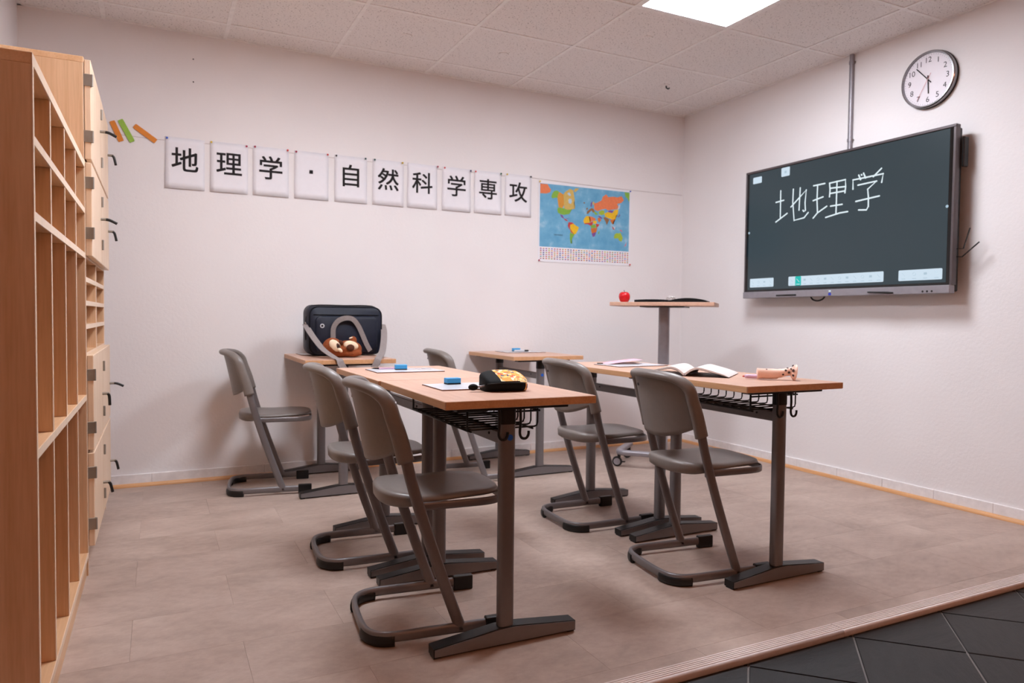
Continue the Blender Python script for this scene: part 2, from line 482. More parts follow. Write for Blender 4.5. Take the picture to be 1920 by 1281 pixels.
# skirting and wooden cover strip
bb = struct(obj('baseboard_back', B(XL, 0, -0.004, 0, 0.0, 0.070), 'base_white'))
x = XL
while x < 0:
    xe = min(x + 0.62, -0.013)
    obj('skirting_piece', B(x + 0.0006, xe - 0.0006, -0.013, -0.001, 0.0, 0.0705, 0.002), 'base_white', bb); x += 0.62
br = struct(obj('baseboard_right', B(-0.004, 0, YS, 0, 0.0, 0.070), 'base_white'))
y = 0.34 - 0.312 * 11
while y < 0:
    ye = min(y + 0.312, 0.0)
    obj('skirting_piece', B(-0.013, -0.001, y + 0.0006, ye - 0.0006, 0.0, 0.0705, 0.002), 'base_white', br); y += 0.312
def quarter(r=0.019, n=6): return [(0, 0)] + [(r * math.cos(PI / 2 * k / n), r * math.sin(PI / 2 * k / n)) for k in range(n + 1)]
struct(obj('trim_2', prism(newbm(), [(XL, -0.013 - a, b) for a, b in quarter()], (-XL - 0.033, 0, 0)), 'strip_wood', smooth=True, autosmooth=30))
struct(obj('trim_3', prism(newbm(), [(-0.013 - a, YS, b) for a, b in quarter()], (0, -YS - 0.013, 0)), 'strip_wood_y', smooth=True, autosmooth=30))

# ceiling luminaires
for k, (i, j) in enumerate(LAMPS):
    x1, x0, y1, y0 = xs[i], xs[i + 1], ys[j], ys[j + 1]
    cx, cy = (x0 + x1) / 2, (y0 + y1) / 2
    L = thing('ceiling_light', ['square white ceiling panel light glowing above the wall screen', 'square white ceiling panel light over the desks nearest the cabinets'][k], 'ceiling light', (cx, cy, H))
    bm = newbm(); a, b = 0.3005, 0.286
    for bx in ((-a, a, -a, -b), (-a, a, b, a), (-a, -b, -b, b), (b, a, -b, b)): box(bm, *bx, 0.0008, 0.025)
    obj('lamp_frame', bm, 'cbar', L)
    obj('diffuser', B(-b, b, -b, b, 0.004, 0.012), 'diffuser', L)
    obj('back_tray', B(-a, a, -a, a, 0.0255, 0.033), 'cbar', L)

# warm lamps of the entrance hall behind the camera
M['hall_glass'] = emit('warm_lamp_glass', (*HALL_COLOR, 1), HALL_STRENGTH)
for k, x in enumerate((-3.2, -1.2)):
    hl = thing('hall_lamp', ['warm opal dome lamp on the hall ceiling, cabinet side', 'warm opal dome lamp on the hall ceiling, screen side'][k], 'ceiling light', (x, -6.2, H), 0, 'hall dome lamps')
    obj('lamp_base', lathe(newbm(), [(.13, -.0005), (.13, -.02), (.12, -.022), (0, -.022)], 28), 'cbar', hl, smooth=True, autosmooth=40)
    obj('lamp_glass', lathe(newbm(), [(.12, -.0225), (.118, -.05), (.10, -.085), (.06, -.11), (.0, -.12)], 28), 'hall_glass', hl, smooth=True)

# ================================================================== SHELF AND CABINET
def maple_box(name, x0, x1, y0, y1, z0, z1, parent, m='maple', bev=0.0012): return obj(name, B(x0, x1, y0, y1, z0, z1, bev), m, parent)
SX0, SX1 = XL + 0.003, -4.062
S = thing('open_shelf', 'tall open maple coat locker shelf with narrow upright compartments nearest the camera', 'shelf', (0, 0, 0))
SY = [-2.738, -2.445, -2.14, -1.83, -1.513]
th = 0.018
for k, y in enumerate(SY):
    nm = 'side_panel' if k in (0, 4) else 'divider'
    if nm == 'side_panel':
        maple_box(nm, SX0, SX1 - 0.002, y, y + th, 0.0, 1.533, S)
    else:
        for za, zb in ((0.088, 0.667), (0.687, 1.196), (1.216, 1.362), (1.382, 1.533)):
            maple_box(nm, SX0 + 0.01, SX1 - 0.004, y, y + th, za, zb, S)
def edge(y0, y1, z0, z1, x=SX1, parent=S): obj('edge_band', B(x - 0.002, x, y0, y1, z0, z1), 'maple_edge', parent)
maple_box('top_board', SX0, SX1 - 0.002, SY[0], SY[4] + th, 1.533, 1.558, S, 'maple_y')
edge(SY[0], SY[4] + th, 1.533, 1.558)
for z in (1.362, 1.196, 0.667, 0.068):
    maple_box('shelf_board', SX0 + 0.01, SX1 - 0.002, SY[0] + th, SY[4], z, z + 0.02, S, 'maple_y')
    edge(SY[0] + th, SY[4], z, z + 0.02)
for k, y in enumerate(SY):
    edge(y + 0.0005, y + th - 0.0005, 0.0, 1.533) if k in (0, 4) else edge(y + 0.0005, y + th - 0.0005, 0.089, 1.532, SX1 - 0.002)
maple_box('back_panel', SX0, SX0 + 0.01, SY[0] + th, SY[4], 0.0, 1.533, S)
maple_box('plinth', SX1 - 0.03, SX1 - 0.006, SY[0] + th, SY[4], 0.0, 0.068, S, 'maple_y')

Cb = thing('locker_cabinet', 'tall maple locker cabinet with hinged doors, black levers and open cubbyholes', 'cabinet', (0, 0, 0))
CY0, CY1, CX = -1.492, -0.462, -4.064
CZ = 1.945
CM = (CY0 + CY1) / 2
for ya, yb in ((CY0, CY0 + 0.02), (CY1 - 0.02, CY1)):
    maple_box('side_panel', SX0, CX - 0.002, ya, yb, 0, CZ - 0.022, Cb)
    edge(ya + 0.0005, yb - 0.0005, 0.0, CZ - 0.022, CX, Cb)
maple_box('middle_panel', SX0 + 0.01, CX - 0.002, CM - 0.01, CM + 0.01, 0.1, CZ - 0.022, Cb)
edge(CM - 0.0095, CM + 0.0095, 0.1, CZ - 0.022, CX, Cb)
maple_box('top_board', SX0, CX, CY0, CY1, CZ - 0.022, CZ, Cb, 'maple_y')
maple_box('back_panel', SX0, SX0 + 0.01, CY0 + 0.02, CY1 - 0.02, 0, CZ - 0.022, Cb)
maple_box('plinth', CX - 0.05, CX - 0.03, CY0 + 0.02, CY1 - 0.02, 0, 0.09, Cb, 'maple_y')
CUB = [0.842, 0.932, 1.022, 1.112, 1.202]
for z in [0.09, 0.455] + [c - 0.018 for c in CUB[:1]] + CUB[1:] + [1.548]:
    for ya, yb in ((CY0 + 0.02, CM - 0.01), (CM + 0.01, CY1 - 0.02)):
        maple_box('shelf_board', SX0 + 0.01, CX - 0.002, ya, yb, z, z + 0.018, Cb, 'maple_y')
        edge(ya, yb, z, z + 0.018, CX, Cb)
# coat hooks in the cubbies
for ze in CUB[1:]:
    for yw in (CM - 0.01, CY1 - 0.02):
        bm = newbm()
        xx = CX - 0.045
        box(bm, xx - 0.008, xx + 0.008, yw - 0.003, yw, ze - 0.052, ze - 0.006)
        sweep(bm, smooth_path([(xx, yw - 0.003, ze - 0.016), (xx, yw - 0.02, ze - 0.018), (xx, yw - 0.026, ze - 0.008)], 4), 0.006, 0.006)
        sweep(bm, smooth_path([(xx, yw - 0.003, ze - 0.040), (xx, yw - 0.026, ze - 0.044), (xx, yw - 0.034, ze - 0.030)], 4), 0.006, 0.006)
        obj('coat_hook', bm, 'chrome', Cb, smooth=True, autosmooth=40)
DOORS = [(1.568, 1.936, 1.777), (1.208, 1.556, 1.40), (0.474, 0.834, 0.641), (0.106, 0.462, 0.25)]
LEV = {(0, 0): 'h', (0, 1): 'd', (1, 0): 'h', (1, 1): 'd', (2, 0): 'v', (2, 1): 'h', (3, 0): 'd', (3, 1): 'd'}
for r_, (za, zb, zh) in enumerate(DOORS):
    for c_, (ya, yb) in enumerate(((CY0 + 0.003, CM - 0.0015), (CM + 0.0015, CY1 - 0.002))):
        D = obj('door', B(CX + 0.002, CX + 0.023, ya, yb, za, zb, 0.002), 'maple_door', Cb)
        XD = CX + 0.023
        for zz in (zb - 0.075, za + 0.085):
            bm = newbm(); box(bm, CX - 0.001, XD + 0.0035, ya - 0.003, ya + 0.011, zz - 0.022, zz + 0.022, 0.001)
            lathe(bm, [(0.0045, 0), (0.0045, 0.044)], 10, Matrix.Translation((XD + 0.004, ya + 0.001, zz - 0.022)))
            obj('hinge', bm, 'steel', D)
        yh = yb - 0.045
        hb = obj('lever_handle', disc(newbm(), (XD, yh, zh), (1, 0, 0), 0.006, 0.026, 10), 'steel', D, smooth=True, autosmooth=40)
        k = LEV[(r_, c_)]
        e = {'h': [(0, 0, 0), (0.016, 0.0, -0.003), (0.042, 0.0, -0.016)], 'd': [(0, 0, 0), (0.008, 0.0, -0.010), (0.016, 0.0, -0.046)], 'v': [(0, 0, 0), (0.006, 0.0, -0.012), (0.008, 0.0, -0.052)]}[k]
        bm = newbm()
        sweep(bm, smooth_path([(XD + 0.020 + a, yh + b, zh + c) for a, b, c in e], 5), 0.013, 0.012)
        obj('lever', bm, 'black', D, smooth=True)

# ================================================================== CHAIRS
def make_chair():
    t = thing('school_chair', 'x', 'chair', group='grey sled-base school chairs')
    legp = smooth_path([(.072, 0, .022), (.036, 0, .12), (.004, 0, .21), (-.03, 0, .31), (-.062, 0, .41), (-.088, 0, .50), (-.108, 0, .58), (-.133, 0, .67), (-.152, 0, .735)], 4)
    HW = 0.186
    for s in (-1, 1):
        obj('leg', sweep(newbm(), [(p.x, s * HW, p.z) for p in legp], 0.019, 0.036, up=(1, 0, 0.3), n=14), 'frame', t, smooth=True)
    # floor frame
    half = [(.205, HW, .03), (0.0, HW, .03), (-.12, HW, .03), (-.175, HW - 0.012, .03), (-.205, HW - 0.045, .03), (-.216, HW - 0.10, .03), (-.218, 0, .03)]
    path = smooth_path(half + [(x, -y, z) for x, y, z in half[:-1][::-1]], 4)
    obj('floor_frame', sweep(newbm(), path, 0.019, 0.033, n=14), 'frame', t, smooth=True)
    for s in (-1, 1):
        obj('end_cap', B(.150, .222, s * HW - .0125, s * HW + .0125, .0, .052, .004, 2), 'black', t)
        gp = smooth_path([(-.135, s * HW, .019), (-.178, s * (HW - .012), .019), (-.207, s * (HW - .046), .019), (-.2165, s * (HW - .085), .019)], 4)
        obj('glide', sweep(newbm(), gp, 0.025, 0.038, n=12), 'black', t, smooth=True)
    # seat shell
    def outline(inset, n=44):
        out = []
        for k in range(n):
            a = 2 * PI * k / n
            c, s = math.cos(a), math.sin(a)
            p = 3.6 if c > 0 else 3.0
            x = math.copysign(abs(c) ** (2 / p), c); y = math.copysign(abs(s) ** (2 / p), s)
            hx = (0.205 if c > 0 else 0.190) - inset
            out.append((0.024 + x * hx, y * (0.170 - inset)))
        return out
    def zt(x, y):      # saddle
        u = (x + 0.17) / 0.4
        return 0.456 - 0.016 * math.sin(PI * min(max(u, 0), 1)) - 0.010 * max(0, u - 0.7) / 0.3 + 0.05 * y * y * 2
    def zb(x): return 0.404 + 0.022 * min(max((x + 0.10) / 0.16, 0), 1)
    rings = []
    for inset, top, dz in ((0.06, 0, 0.012), (0.012, 0, 0.002), (0.002, 0, 0.009), (0.0, 1, -0.014), (0.004, 1, -0.004), (0.014, 1, 0.0), (0.05, 1, -0.002), (0.10, 1, -0.003), (0.155, 1, -0.003)):
        rings.append([Vector((x, y, (zt(x, y) if top else zb(x)) + dz)) for x, y in outline(inset)])
    obj('seat', loft(newbm(), rings), 'plastic', t, smooth=True)
    rail = [(-.075, .174, .414), (.08, .173, .414), (.16, .168, .414), (.205, .145, .414), (.222, .10, .414), (.224, 0, .414)]
    rp = smooth_path(rail + [(x, -y, z) for x, y, z in rail[:-1][::-1]], 4)
    obj('seat_frame', sweep(newbm(), rp, 0.009, 0.026, n=10), 'frame', t, smooth=True)
    # backrest shell
    def xl(z):
        for a, b in zip(legp[:-1], legp[1:]):
            if a.z <= z <= b.z: return a.x + (b.x - a.x) * (z - a.z) / (b.z - a.z)
        return -0.152 - (z - 0.735) * 0.35
    NU, NV = 20, 14
    bm = newbm(); g = []
    for iu in range(NU + 1):
        u = -1 + 2 * iu / NU; col = []
        for iv in range(NV + 1):
            v = iv / NV
            z0 = 0.542 + 0.052 * abs(u) ** 2.6; z1 = 0.778 - 0.040 * abs(u) ** 5
            z = z0 + (z1 - z0) * v
            x = xl(min(z, 0.76)) - (0.094 - 0.018 * v) * (1 - abs(u) ** 2.2)
            col.append(bm.verts.new((x, 0.182 * u, z)))
        g.append(col)
    for a in range(NU):
        for b in range(NV): bm.faces.new((g[a][b], g[a + 1][b], g[a + 1][b + 1], g[a][b + 1]))
    back = obj('backrest', bm, 'plastic', t, smooth=True)
    md = back.modifiers.new('thickness', 'SOLIDIFY'); md.thickness = 0.009; md.offset = 0
    # rim and sleeves, one moulded band
    side = [(-.104, HW + .001, .556), (-.124, HW + .001, .63), (-.144, HW, .69), (-.160, HW - .006, .738), (-.189, HW - .036, .768), (-.224, HW - .092, .781), (-.250, 0, .785)]
    ws = [.034, .034, .033, .032, .030, .029, .029]; hs = [.052, .050, .048, .046, .042, .040, .040]
    full = side + [(x, -y, z) for x, y, z in side[:-1][::-1]]
    fw = ws + ws[:-1][::-1]; fh = hs + hs[:-1][::-1]
    nn = 5
    path = smooth_path(full, nn)
    def interp(L): return [L[min(i // nn, len(L) - 1)] * (1 - (i % nn) / nn) + L[min(i // nn + 1, len(L) - 1)] * ((i % nn) / nn) for i in range(len(path))]
    obj('backrest_rim', sweep(newbm(), path, interp(fw), interp(fh), up=(1, 0, 0.35), n=14, power=2.4), 'plastic', t, smooth=True)
    bm = newbm()
    for yy, zz in ((0.06, 0.735), (-0.06, 0.735)):
        u = yy / 0.182
        disc(bm, (xl(zz) - 0.079 * (1 - abs(u) ** 2.2) - 0.0035, yy, zz), (-1, 0, 0), 0.006, 0.004, 10)
        break
    obj('screw_hole', bm, 'black', t)
    return t
chair0 = make_chair()
CH = [(-3.035, -2.39, -6, 'grey plastic school chair with sled base, nearest the camera, at the pencil-case desk'),
      (-1.895, -2.388, -6, 'grey plastic school chair with sled base at the desk with the open book'),
      (-3.030, -1.675, -4, 'grey plastic school chair at the middle desk, directly behind the frontmost chair'),
      (-1.895, -1.650, -2, 'grey plastic school chair at the desk holding the pink paper'),
      (-3.250, -0.345, -8, 'grey plastic school chair by the back wall, at the desk with the navy bag'),
      (-2.112, -0.53, -6, 'grey plastic school chair mostly hidden behind the desks, at the rear desk under the map')]
for k, (x, y, a, lab) in enumerate(CH):
    c = chair0 if k == 0 else copy_tree(chair0)
    c.location = (x, y, 0); c.rotation_euler = (0, 0, R(a)); c['label'] = lab

# ================================================================== DESKS
ZT = 0.752
def make_desk():
    t = thing('school_desk', 'x', 'desk', group='beech school desks with grey T-legs')
    top = obj('tabletop', B(-.215, .285, -.35, .35, ZT - .025, ZT, .002), 'desk', t)
    bm = newbm(); a = .0015
    for b_ in ((-.2158, -.2148, -.348, .348), (.2848, .2858, -.348, .348), (-.2135, .2835, -.3508, -.3498), (-.2135, .2835, .3498, .3508)):
        box(bm, *b_, ZT - .0235, ZT - .0015)
    obj('edge_band', bm, 'desk_edge', top)
    for s in (-1, 1):
        y = s * .30
        L = obj('leg', sweep(newbm(), [(0, y, .045), (0, y, .69)], 0.05, 0.038, up=(0, 1, 0), n=18, power=3.2), 'frame', t, smooth=True, autosmooth=60)
        obj('leg_socket', sweep(newbm(), [(0, y, .672), (0, y, ZT - .034)], 0.053, 0.041, up=(0, 1, 0), n=18, power=3.2), 'black', L, smooth=True, autosmooth=60)
        obj('top_bracket', B(-.17, .20, y - .026, y + .026, ZT - .035, ZT - .0255, .002), 'black', t)
        # foot: black moulding with grey side plates
        prof = [(-.236, .005), (-.236, .031), (-.03, .056), (.03, .057), (.236, .036), (.236, .005)]
        F = obj('foot', prism(newbm(), [(px, y - .023, pz) for px, pz in prof], (0, .046, 0)), 'black', t)
        pl = [(-.233, .008), (-.233, .0285), (-.028, .053), (.028, .054), (.233, .0345), (.233, .008)]
        for q_ in (-1, 1):
            yy = y + q_ * .0245
            obj('side_plate', prism(newbm(), [(px, yy - .0015, pz) for px, pz in pl], (0, .003, 0)), 'frame', F)
        for px in (-.222, .222):
            obj('foot_pad', B(px - .012, px + .012, y - .018, y + .018, 0.0, .007), 'black', F)
    obj('cross_rail', B(-.014, .014, -.283, .283, .606, .644, .003), 'frame', t)
    for y in (-.2, .2):
        obj('rail_bolt', disc(newbm(), (-.014, y, .630), (-1, 0, 0), .004, .003, 8), 'black', t)
    return t
desk0 = make_desk()
DK = [(-2.872, -2.375, -1.0, 'beech school desk nearest the camera, carrying the black pencil case'),
      (-1.702, -2.335, 0.0, 'beech school desk in front of the screen, carrying the open book'),
      (-2.872, -1.664, 0.0, 'beech school desk in the middle, with a blue eraser and pencils on a board'),
      (-1.709, -1.632, 0.0, 'beech school desk carrying a whiteboard and pink paper'),
      (-2.905, -0.368, 0.0, 'beech school desk against the back wall, under the navy bag'),
      (-1.665, -0.368, 0.0, 'beech school desk against the back wall, below the world map')]
desks = []
for k, (x, y, a, lab) in enumerate(DK):
    d = desk0 if k == 0 else copy_tree(desk0)
    d.location = (x, y, 0); d.rotation_euler = (0, 0, R(a)); d['label'] = lab; desks.append(d)
for k in (0, 5):
    obj('sticker_dot', disc(newbm(), (0.003, -.319, .632), (0, -1, 0), .0095, .0008, 16), 'blue_dot', desks[k])
# wire baskets and bag hooks (two nearest desks)
for k in (0, 1):
    d = desks[k]
    bm = newbm(); r_ = .0032; zb_ = .652; zt_ = ZT - .027; x0, x1 = -.115, .125
    n = 12
    for i in range(n):
        y = -.262 + i * .524 / (n - 1)
        tube(bm, [(x0, y, zb_ + .004), (x0 + .02, y, zb_), (x1 - .012, y, zb_), (x1 - .003, y, zb_ + .003), (x1, y, zb_ + .012), (x1, y, zt_)], r_ * .85, 6)
    for x, z in ((x0, zb_ - .001), (x0 + .012, zb_ - .005), (0.0, zb_ - .005), (x1 - .02, zb_ - .005), (x1 + .004, zb_ + .05), (x1 + .002, zt_ - .004)):
        tube(bm, [(x, -.268, z), (x, .268, z)], r_, 6)
    for y in (-.266, .266):
        tube(bm, [(x0, y, zb_), (x0, y, zt_)], r_ * 1.2, 6)
        tube(bm, [(x0, y, zb_ + .05), (x1, y, zb_ + .05)], r_, 6)
        tube(bm, [(x0, y, zt_ - .003), (x1, y, zt_ - .003)], r_, 6)
    obj('wire_basket', bm, 'wire', d, smooth=True)
    for sx in (-.035, .035):
        hp = [(sx, -.322, .724), (sx + .001, -.323, .68), (sx - .002, -.324, .645), (sx + .004, -.325, .630), (sx + .018, -.325, .628), (sx + .026, -.325, .638), (sx + .027, -.325, .650)]
        bm = newbm(); tube(bm, smooth_path(hp, 4), .0042, 8)
        box(bm, sx - .012, sx + .012, -.324, -.300, .716, .7255)
        obj('bag_hook', bm, 'black', d, smooth=True, autosmooth=50)

# ================================================================== WALL SCREEN
TY0, TY1, TZ0, TZ1, TX = -2.285, -0.810, 1.142, 2.020, -0.11
TV = thing('interactive_screen', 'large wall-mounted interactive display with a dark screen and handwritten characters', 'screen', (0, (TY0 + TY1) / 2, TZ0))
oy, oz = -(TY0 + TY1) / 2, -TZ0
def tvb(name, x0, x1, y0, y1, z0, z1, m, bev=0.0, parent=None): return obj(name, B(x0, x1, y0 + oy, y1 + oy, z0 + oz, z1 + oz, bev), m, parent or TV)
tvb('housing', TX + .012, -.045, TY0 + .01, TY1 - .01, TZ0 + .01, TZ1 - .012, 'black', .006)
tvb('wall_mount', -.05, -.0005, TY0 + .45, TY1 - .45, TZ0 + .2, TZ1 - .2, 'black')
bm = newbm()
for b_ in ((TY0, TY1, TZ1 - .014, TZ1), (TY0, TY0 + .014, 1.186, TZ1 - .014), (TY1 - .012, TY1, 1.186, TZ1 - .014)):
    box(bm, TX - .006, TX + .03, b_[0] + oy, b_[1] + oy, b_[2] + oz, b_[3] + oz, .0015)
obj('bezel', bm, flat('dark_grey_metal', rgb(92, 84, 86), 0.35, 0.4), TV)
bar = tvb('lower_bar', TX - .014, TX + .03, TY0 + .006, TY1, TZ0, 1.186, 'silver', .003)
scr = tvb('glass_panel', TX - .001, TX + .012, TY0 + .014, TY1 - .012, 1.186, TZ1 - .014, 'eye')
disp = tvb('display', TX - .0018, TX - .001, -2.250, -.842, 1.200, 2.002, 'screen', 0, scr)
XS = TX - .0022
def scr_rect(name, y0, y1, z0, z1, m, parent=disp, x=XS, th_=.0003, r_=.006):
    pts = []
    for cx_, cz_, a0 in ((y1 - r_, z1 - r_, 0), (y0 + r_, z1 - r_, 90), (y0 + r_, z0 + r_, 180), (y1 - r_, z0 + r_, 270)):
        for k in range(4):
            a = R(a0 + 30 * k); pts.append((x, cx_ + r_ * math.cos(a) + oy, cz_ + r_ * math.sin(a) + oz))
    return obj(name, prism(newbm(), pts, (th_, 0, 0)), m, parent)
scr_rect('screen_button', -.953, -.874, 1.932, 1.976, 'screen_bar')
b2 = scr_rect('screen_button', -1.194, -1.124, 1.940, 1.998, 'screen_bar')
scr_rect('icon', -1.168, -1.150, 1.960, 1.976, 'screen_icon', disp, XS - .0004, .0002, .003)
tb = [scr_rect('toolbar', -1.077, -.864, 1.217, 1.277, 'screen_bar'), scr_rect('toolbar', -1.890, -1.204, 1.217, 1.277, 'screen_bar'), scr_rect('toolbar', -2.231, -1.982, 1.217, 1.276, 'screen_bar')]
scr_rect('active_tool', -1.307, -1.260, 1.217, 1.277, 'screen_teal', disp, XS - .0004)
def icon(y, z, s, k):
    bm = newbm(); x = XS - .0006
    if k % 3 == 0: tube(bm, [(x, y - s + oy, z - s + oz), (x, y + s + oy, z + s + oz)], .0013, 4)
    if k % 3 == 1: tube(bm, [(x, y + s * math.cos(a) + oy, z + s * math.sin(a) + oz) for a in [j * PI / 5 for j in range(10)]], .0011, 4)
    if k % 3 == 2: box(bm, x, x + .0003, y - s + oy, y + s + oy, z - s * .7 + oz, z + s * .7 + oz)
    box(bm, x, x + .0003, y - s * 1.3 + oy, y + s * 1.3 + oy, z - .026 + oz, z - .023 + oz)
    return bm
for k in range(4): obj('icon', icon(-.89 - .053 * k, 1.252, .008, k), 'screen_icon', disp)
for k in range(13):
    if k != 1: obj('icon', icon(-1.230 - .0525 * k, 1.252, .009, k), 'screen_icon', disp)
for k in range(4): obj('icon', icon(-2.012 - .063 * k, 1.252, .009, k), 'screen_icon', disp)
obj('icon', icon(-1.283, 1.250, .011, 0), 'screen_ink', disp)
HAND = [[[-1.122, 1.85], [-1.123, 1.675]], [[-1.084, 1.779], [-1.149, 1.784]], [[-1.086, 1.648], [-1.18, 1.694]], [[-1.227, 1.844], [-1.225, 1.758], [-1.239, 1.641], [-1.319, 1.649], [-1.35, 1.678]], [[-1.283, 1.844], [-1.277, 1.703]], [[-1.211, 1.732], [-1.275, 1.781], [-1.331, 1.823], [-1.324, 1.745], [-1.328, 1.695], [-1.315, 1.69], [-1.309, 1.697]], [[-1.388, 1.841], [-1.472, 1.842]], [[-1.418, 1.842], [-1.416, 1.749], [-1.422, 1.669]], [[-1.387, 1.748], [-1.461, 1.761]], [[-1.39, 1.638], [-1.422, 1.667], [-1.49, 1.699]], [[-1.507, 1.838], [-1.512, 1.796], [-1.509, 1.755]], [[-1.507, 1.838], [-1.62, 1.841], [-1.623, 1.799], [-1.619, 1.763]], [[-1.515, 1.806], [-1.614, 1.8]], [[-1.516, 1.774], [-1.62, 1.774]], [[-1.561, 1.841], [-1.559, 1.648]], [[-1.519, 1.696], [-1.601, 1.696]], [[-1.485, 1.631], [-1.586, 1.646], [-1.641, 1.647]], [[-1.711, 1.852], [-1.724, 1.824]], [[-1.743, 1.858], [-1.757, 1.828]], [[-1.729, 1.852], [-1.731, 1.849]], [[-1.858, 1.865], [-1.808, 1.827]], [[-1.674, 1.776], [-1.673, 1.83], [-1.771, 1.831], [-1.87, 1.833], [-1.862, 1.786]], [[-1.708, 1.794], [-1.829, 1.798], [-1.773, 1.76], [-1.779, 1.713], [-1.78, 1.659], [-1.768, 1.641], [-1.717, 1.647]], [[-1.696, 1.7], [-1.849, 1.71]]]
CHARS = [HAND[:6], HAND[6:17], HAND[17:]]
for strokes in CHARS:
    bm = newbm()
    for st in strokes:
        pts = [(XS, a + oy, b + oz) for a, b in st]
        sweep(bm, pts, .0098, .0010, up=(1, 0, 0), n=8)
        for p in pts: disc(bm, Vector(p) + Vector((.0005, 0, 0)), (-1, 0, 0), .0049, .001, 10)
    obj('handwritten_character', bm, 'screen_ink', disp)
for y, z in ((-2.2455, 1.598), (-.846, 1.598)):
    obj('side_tab', disc(newbm(), (XS + .0003, y + oy, z + oz), (-1, 0, 0), .008, .0004, 14), 'screen_icon', disp)
for y0, y1, z in ((-1.28, -1.115, 1.156), ):
    obj('pen_slot', sweep(newbm(), [(TX - .0145, y0 + oy, z + oz), (TX - .0145, y1 + oy, z + oz)], .012, .004, up=(1, 0, 0), n=8), 'black', bar, smooth=True)
for y in (-2.133, -2.158, -2.184): obj('port', disc(newbm(), (TX - .0135, y + oy, 1.155 + oz), (-1, 0, 0), .006, .001, 10), 'black', bar)
obj('logo', B(TX - .0146, TX - .0138, -1.548 + oy, -1.528 + oy, 1.148 + oz, 1.163 + oz), 'screen_logo', bar)
obj('logo', B(TX - .0146, TX - .0138, -1.546 + oy, -1.530 + oy, 1.170 + oz, 1.178 + oz), 'screen_bar', bar)
tvb('carry_handle', -.075, -.035, TY0 - .018, TY0 - .004, 1.80, 1.955, 'black', .004)
for pts in (((-.08, -2.275, 1.375), (-.08, -2.318, 1.373), (-.075, -2.345, 1.478)), ((-.08, -2.275, 1.335), (-.08, -2.312, 1.331), (-.07, -2.391, 1.402))):
    obj('antenna', sweep(newbm(), [(a, b + oy, c + oz) for a, b, c in pts], .010, .006, n=8), 'black', TV, smooth=True, autosmooth=50)
obj('antenna', sweep(newbm(), [(-.07, -.815 + oy, 1.850 + oz), (-.07, -.778 + oy, 1.873 + oz)], .010, .006, n=8), 'black', TV, smooth=True, autosmooth=50)
obj('cable_loop', tube(newbm(), smooth_path([(-.07, -1.345 + oy, 1.150 + oz), (-.08, -1.375 + oy, 1.125 + oz), (-.08, -1.413 + oy, 1.117 + oz), (-.08, -1.45 + oy, 1.127 + oz), (-.07, -1.462 + oy, 1.150 + oz)], 5), .005), 'black', TV, smooth=True)
pen = obj('stylus_pen', sweep(newbm(), [(TX - .021, -1.805, 1.1595), (TX - .021, -1.93, 1.1535), (TX - .021, -1.965, 1.1515)], [.008, .0125, .008], [.008, .0125, .008], n=10), 'black', smooth=True)
tag(pen, 'black stylus pen held on the lower bar of the wall screen', 'stylus')
# conduit
cd = thing('cable_conduit', 'grey vertical cable conduit running from the ceiling down to the screen', 'conduit', (0, -1.565, 2.0))
obj('conduit_pipe', sweep(newbm(), [(-.013, 0, -.06), (-.013, 0, H - 2.0 - .0005)], .025, .024, up=(1, 0, 0), n=14, power=3), 'silver', cd, smooth=True, autosmooth=60)
for z in (.09, .56): obj('pipe_clip', sweep(newbm(), [(-.0135, 0, z), (-.0135, 0, z + .018)], .032, .027, up=(1, 0, 0), n=14, power=3), 'silver', cd, smooth=True, autosmooth=60)
for z in (.09, .56):
    obj('clip_screw', disc(newbm(), (-.008, -.0165, z + .009), (0, -1, 0), .004, .005, 8), 'steel', cd)

# ================================================================== CLOCK
CK = thing('wall_clock', 'round wall clock with silver rim, white dial and black numerals above the screen', 'clock', (-.0005, -2.062, 2.322))
RY = Matrix.Rotation(-PI / 2, 4, 'Y')
obj('case', lathe(newbm(), [(.0, .0), (.150, .0), (.1535, .004), (.1535, .030), (.149, .036), (.1425, .036), (.1415, .022), (.0, .022)], 64, RY), flat('polished_rim', rgb(150, 147, 150), 0.22, 0.95), CK, smooth=True, autosmooth=35)
obj('back_ring', lathe(newbm(), [(.1545, .0005), (.156, .003), (.156, .008), (.1540, .010)], 64, RY), 'black', CK, smooth=True, autosmooth=35)
obj('dial', disc(newbm(), (-.0222, 0, 0), (-1, 0, 0), .1405, .0006, 64), 'clock_face', CK)
for k in range(1, 13):
    a = R(90 - 30 * k)
    me = text_mesh(str(k), .042, 0.0); me.materials.append(M['ink'])
    # viewer looks toward +x: image right is -y
    o = obj('numeral', None, None, CK, mesh=me)
    o.matrix_local = Matrix.Translation((-.0232, -.108 * math.cos(a), .108 * math.sin(a))) @ Matrix(((0, 0, -1, 0), (-1, 0, 0, 0), (0, 1, 0, 0), (0, 0, 0, 1)))
bm = newbm()
for k in range(60):
    a = R(6 * k); ln = .006 if k % 5 else .008
    p0 = Vector((-.0230, .130 * math.cos(a), .130 * math.sin(a))); p1 = Vector((-.0230, (.130 + ln) * math.cos(a), (.130 + ln) * math.sin(a)))
    sweep(bm, [p0, p1], .0012, .0004, up=(1, 0, 0), n=4)
obj('minute_ticks', bm, 'ink', CK)
def hand(name, deg, l0, l1, w, x, m):
    a = R(90 - deg); dy, dz = -math.cos(a), math.sin(a)
    obj(name, sweep(newbm(), [(x, dy * l0, dz * l0), (x, dy * l1, dz * l1)], w, .0012, up=(1, 0, 0), n=8), m, CK)
hand('hour_hand', 177, -.022, .078, .0065, -.0250, 'ink')
hand('minute_hand', 318, -.028, .100, .0055, -.0268, 'ink')
hand('second_hand', 210, -.035, .120, .0016, -.0286, 'red')
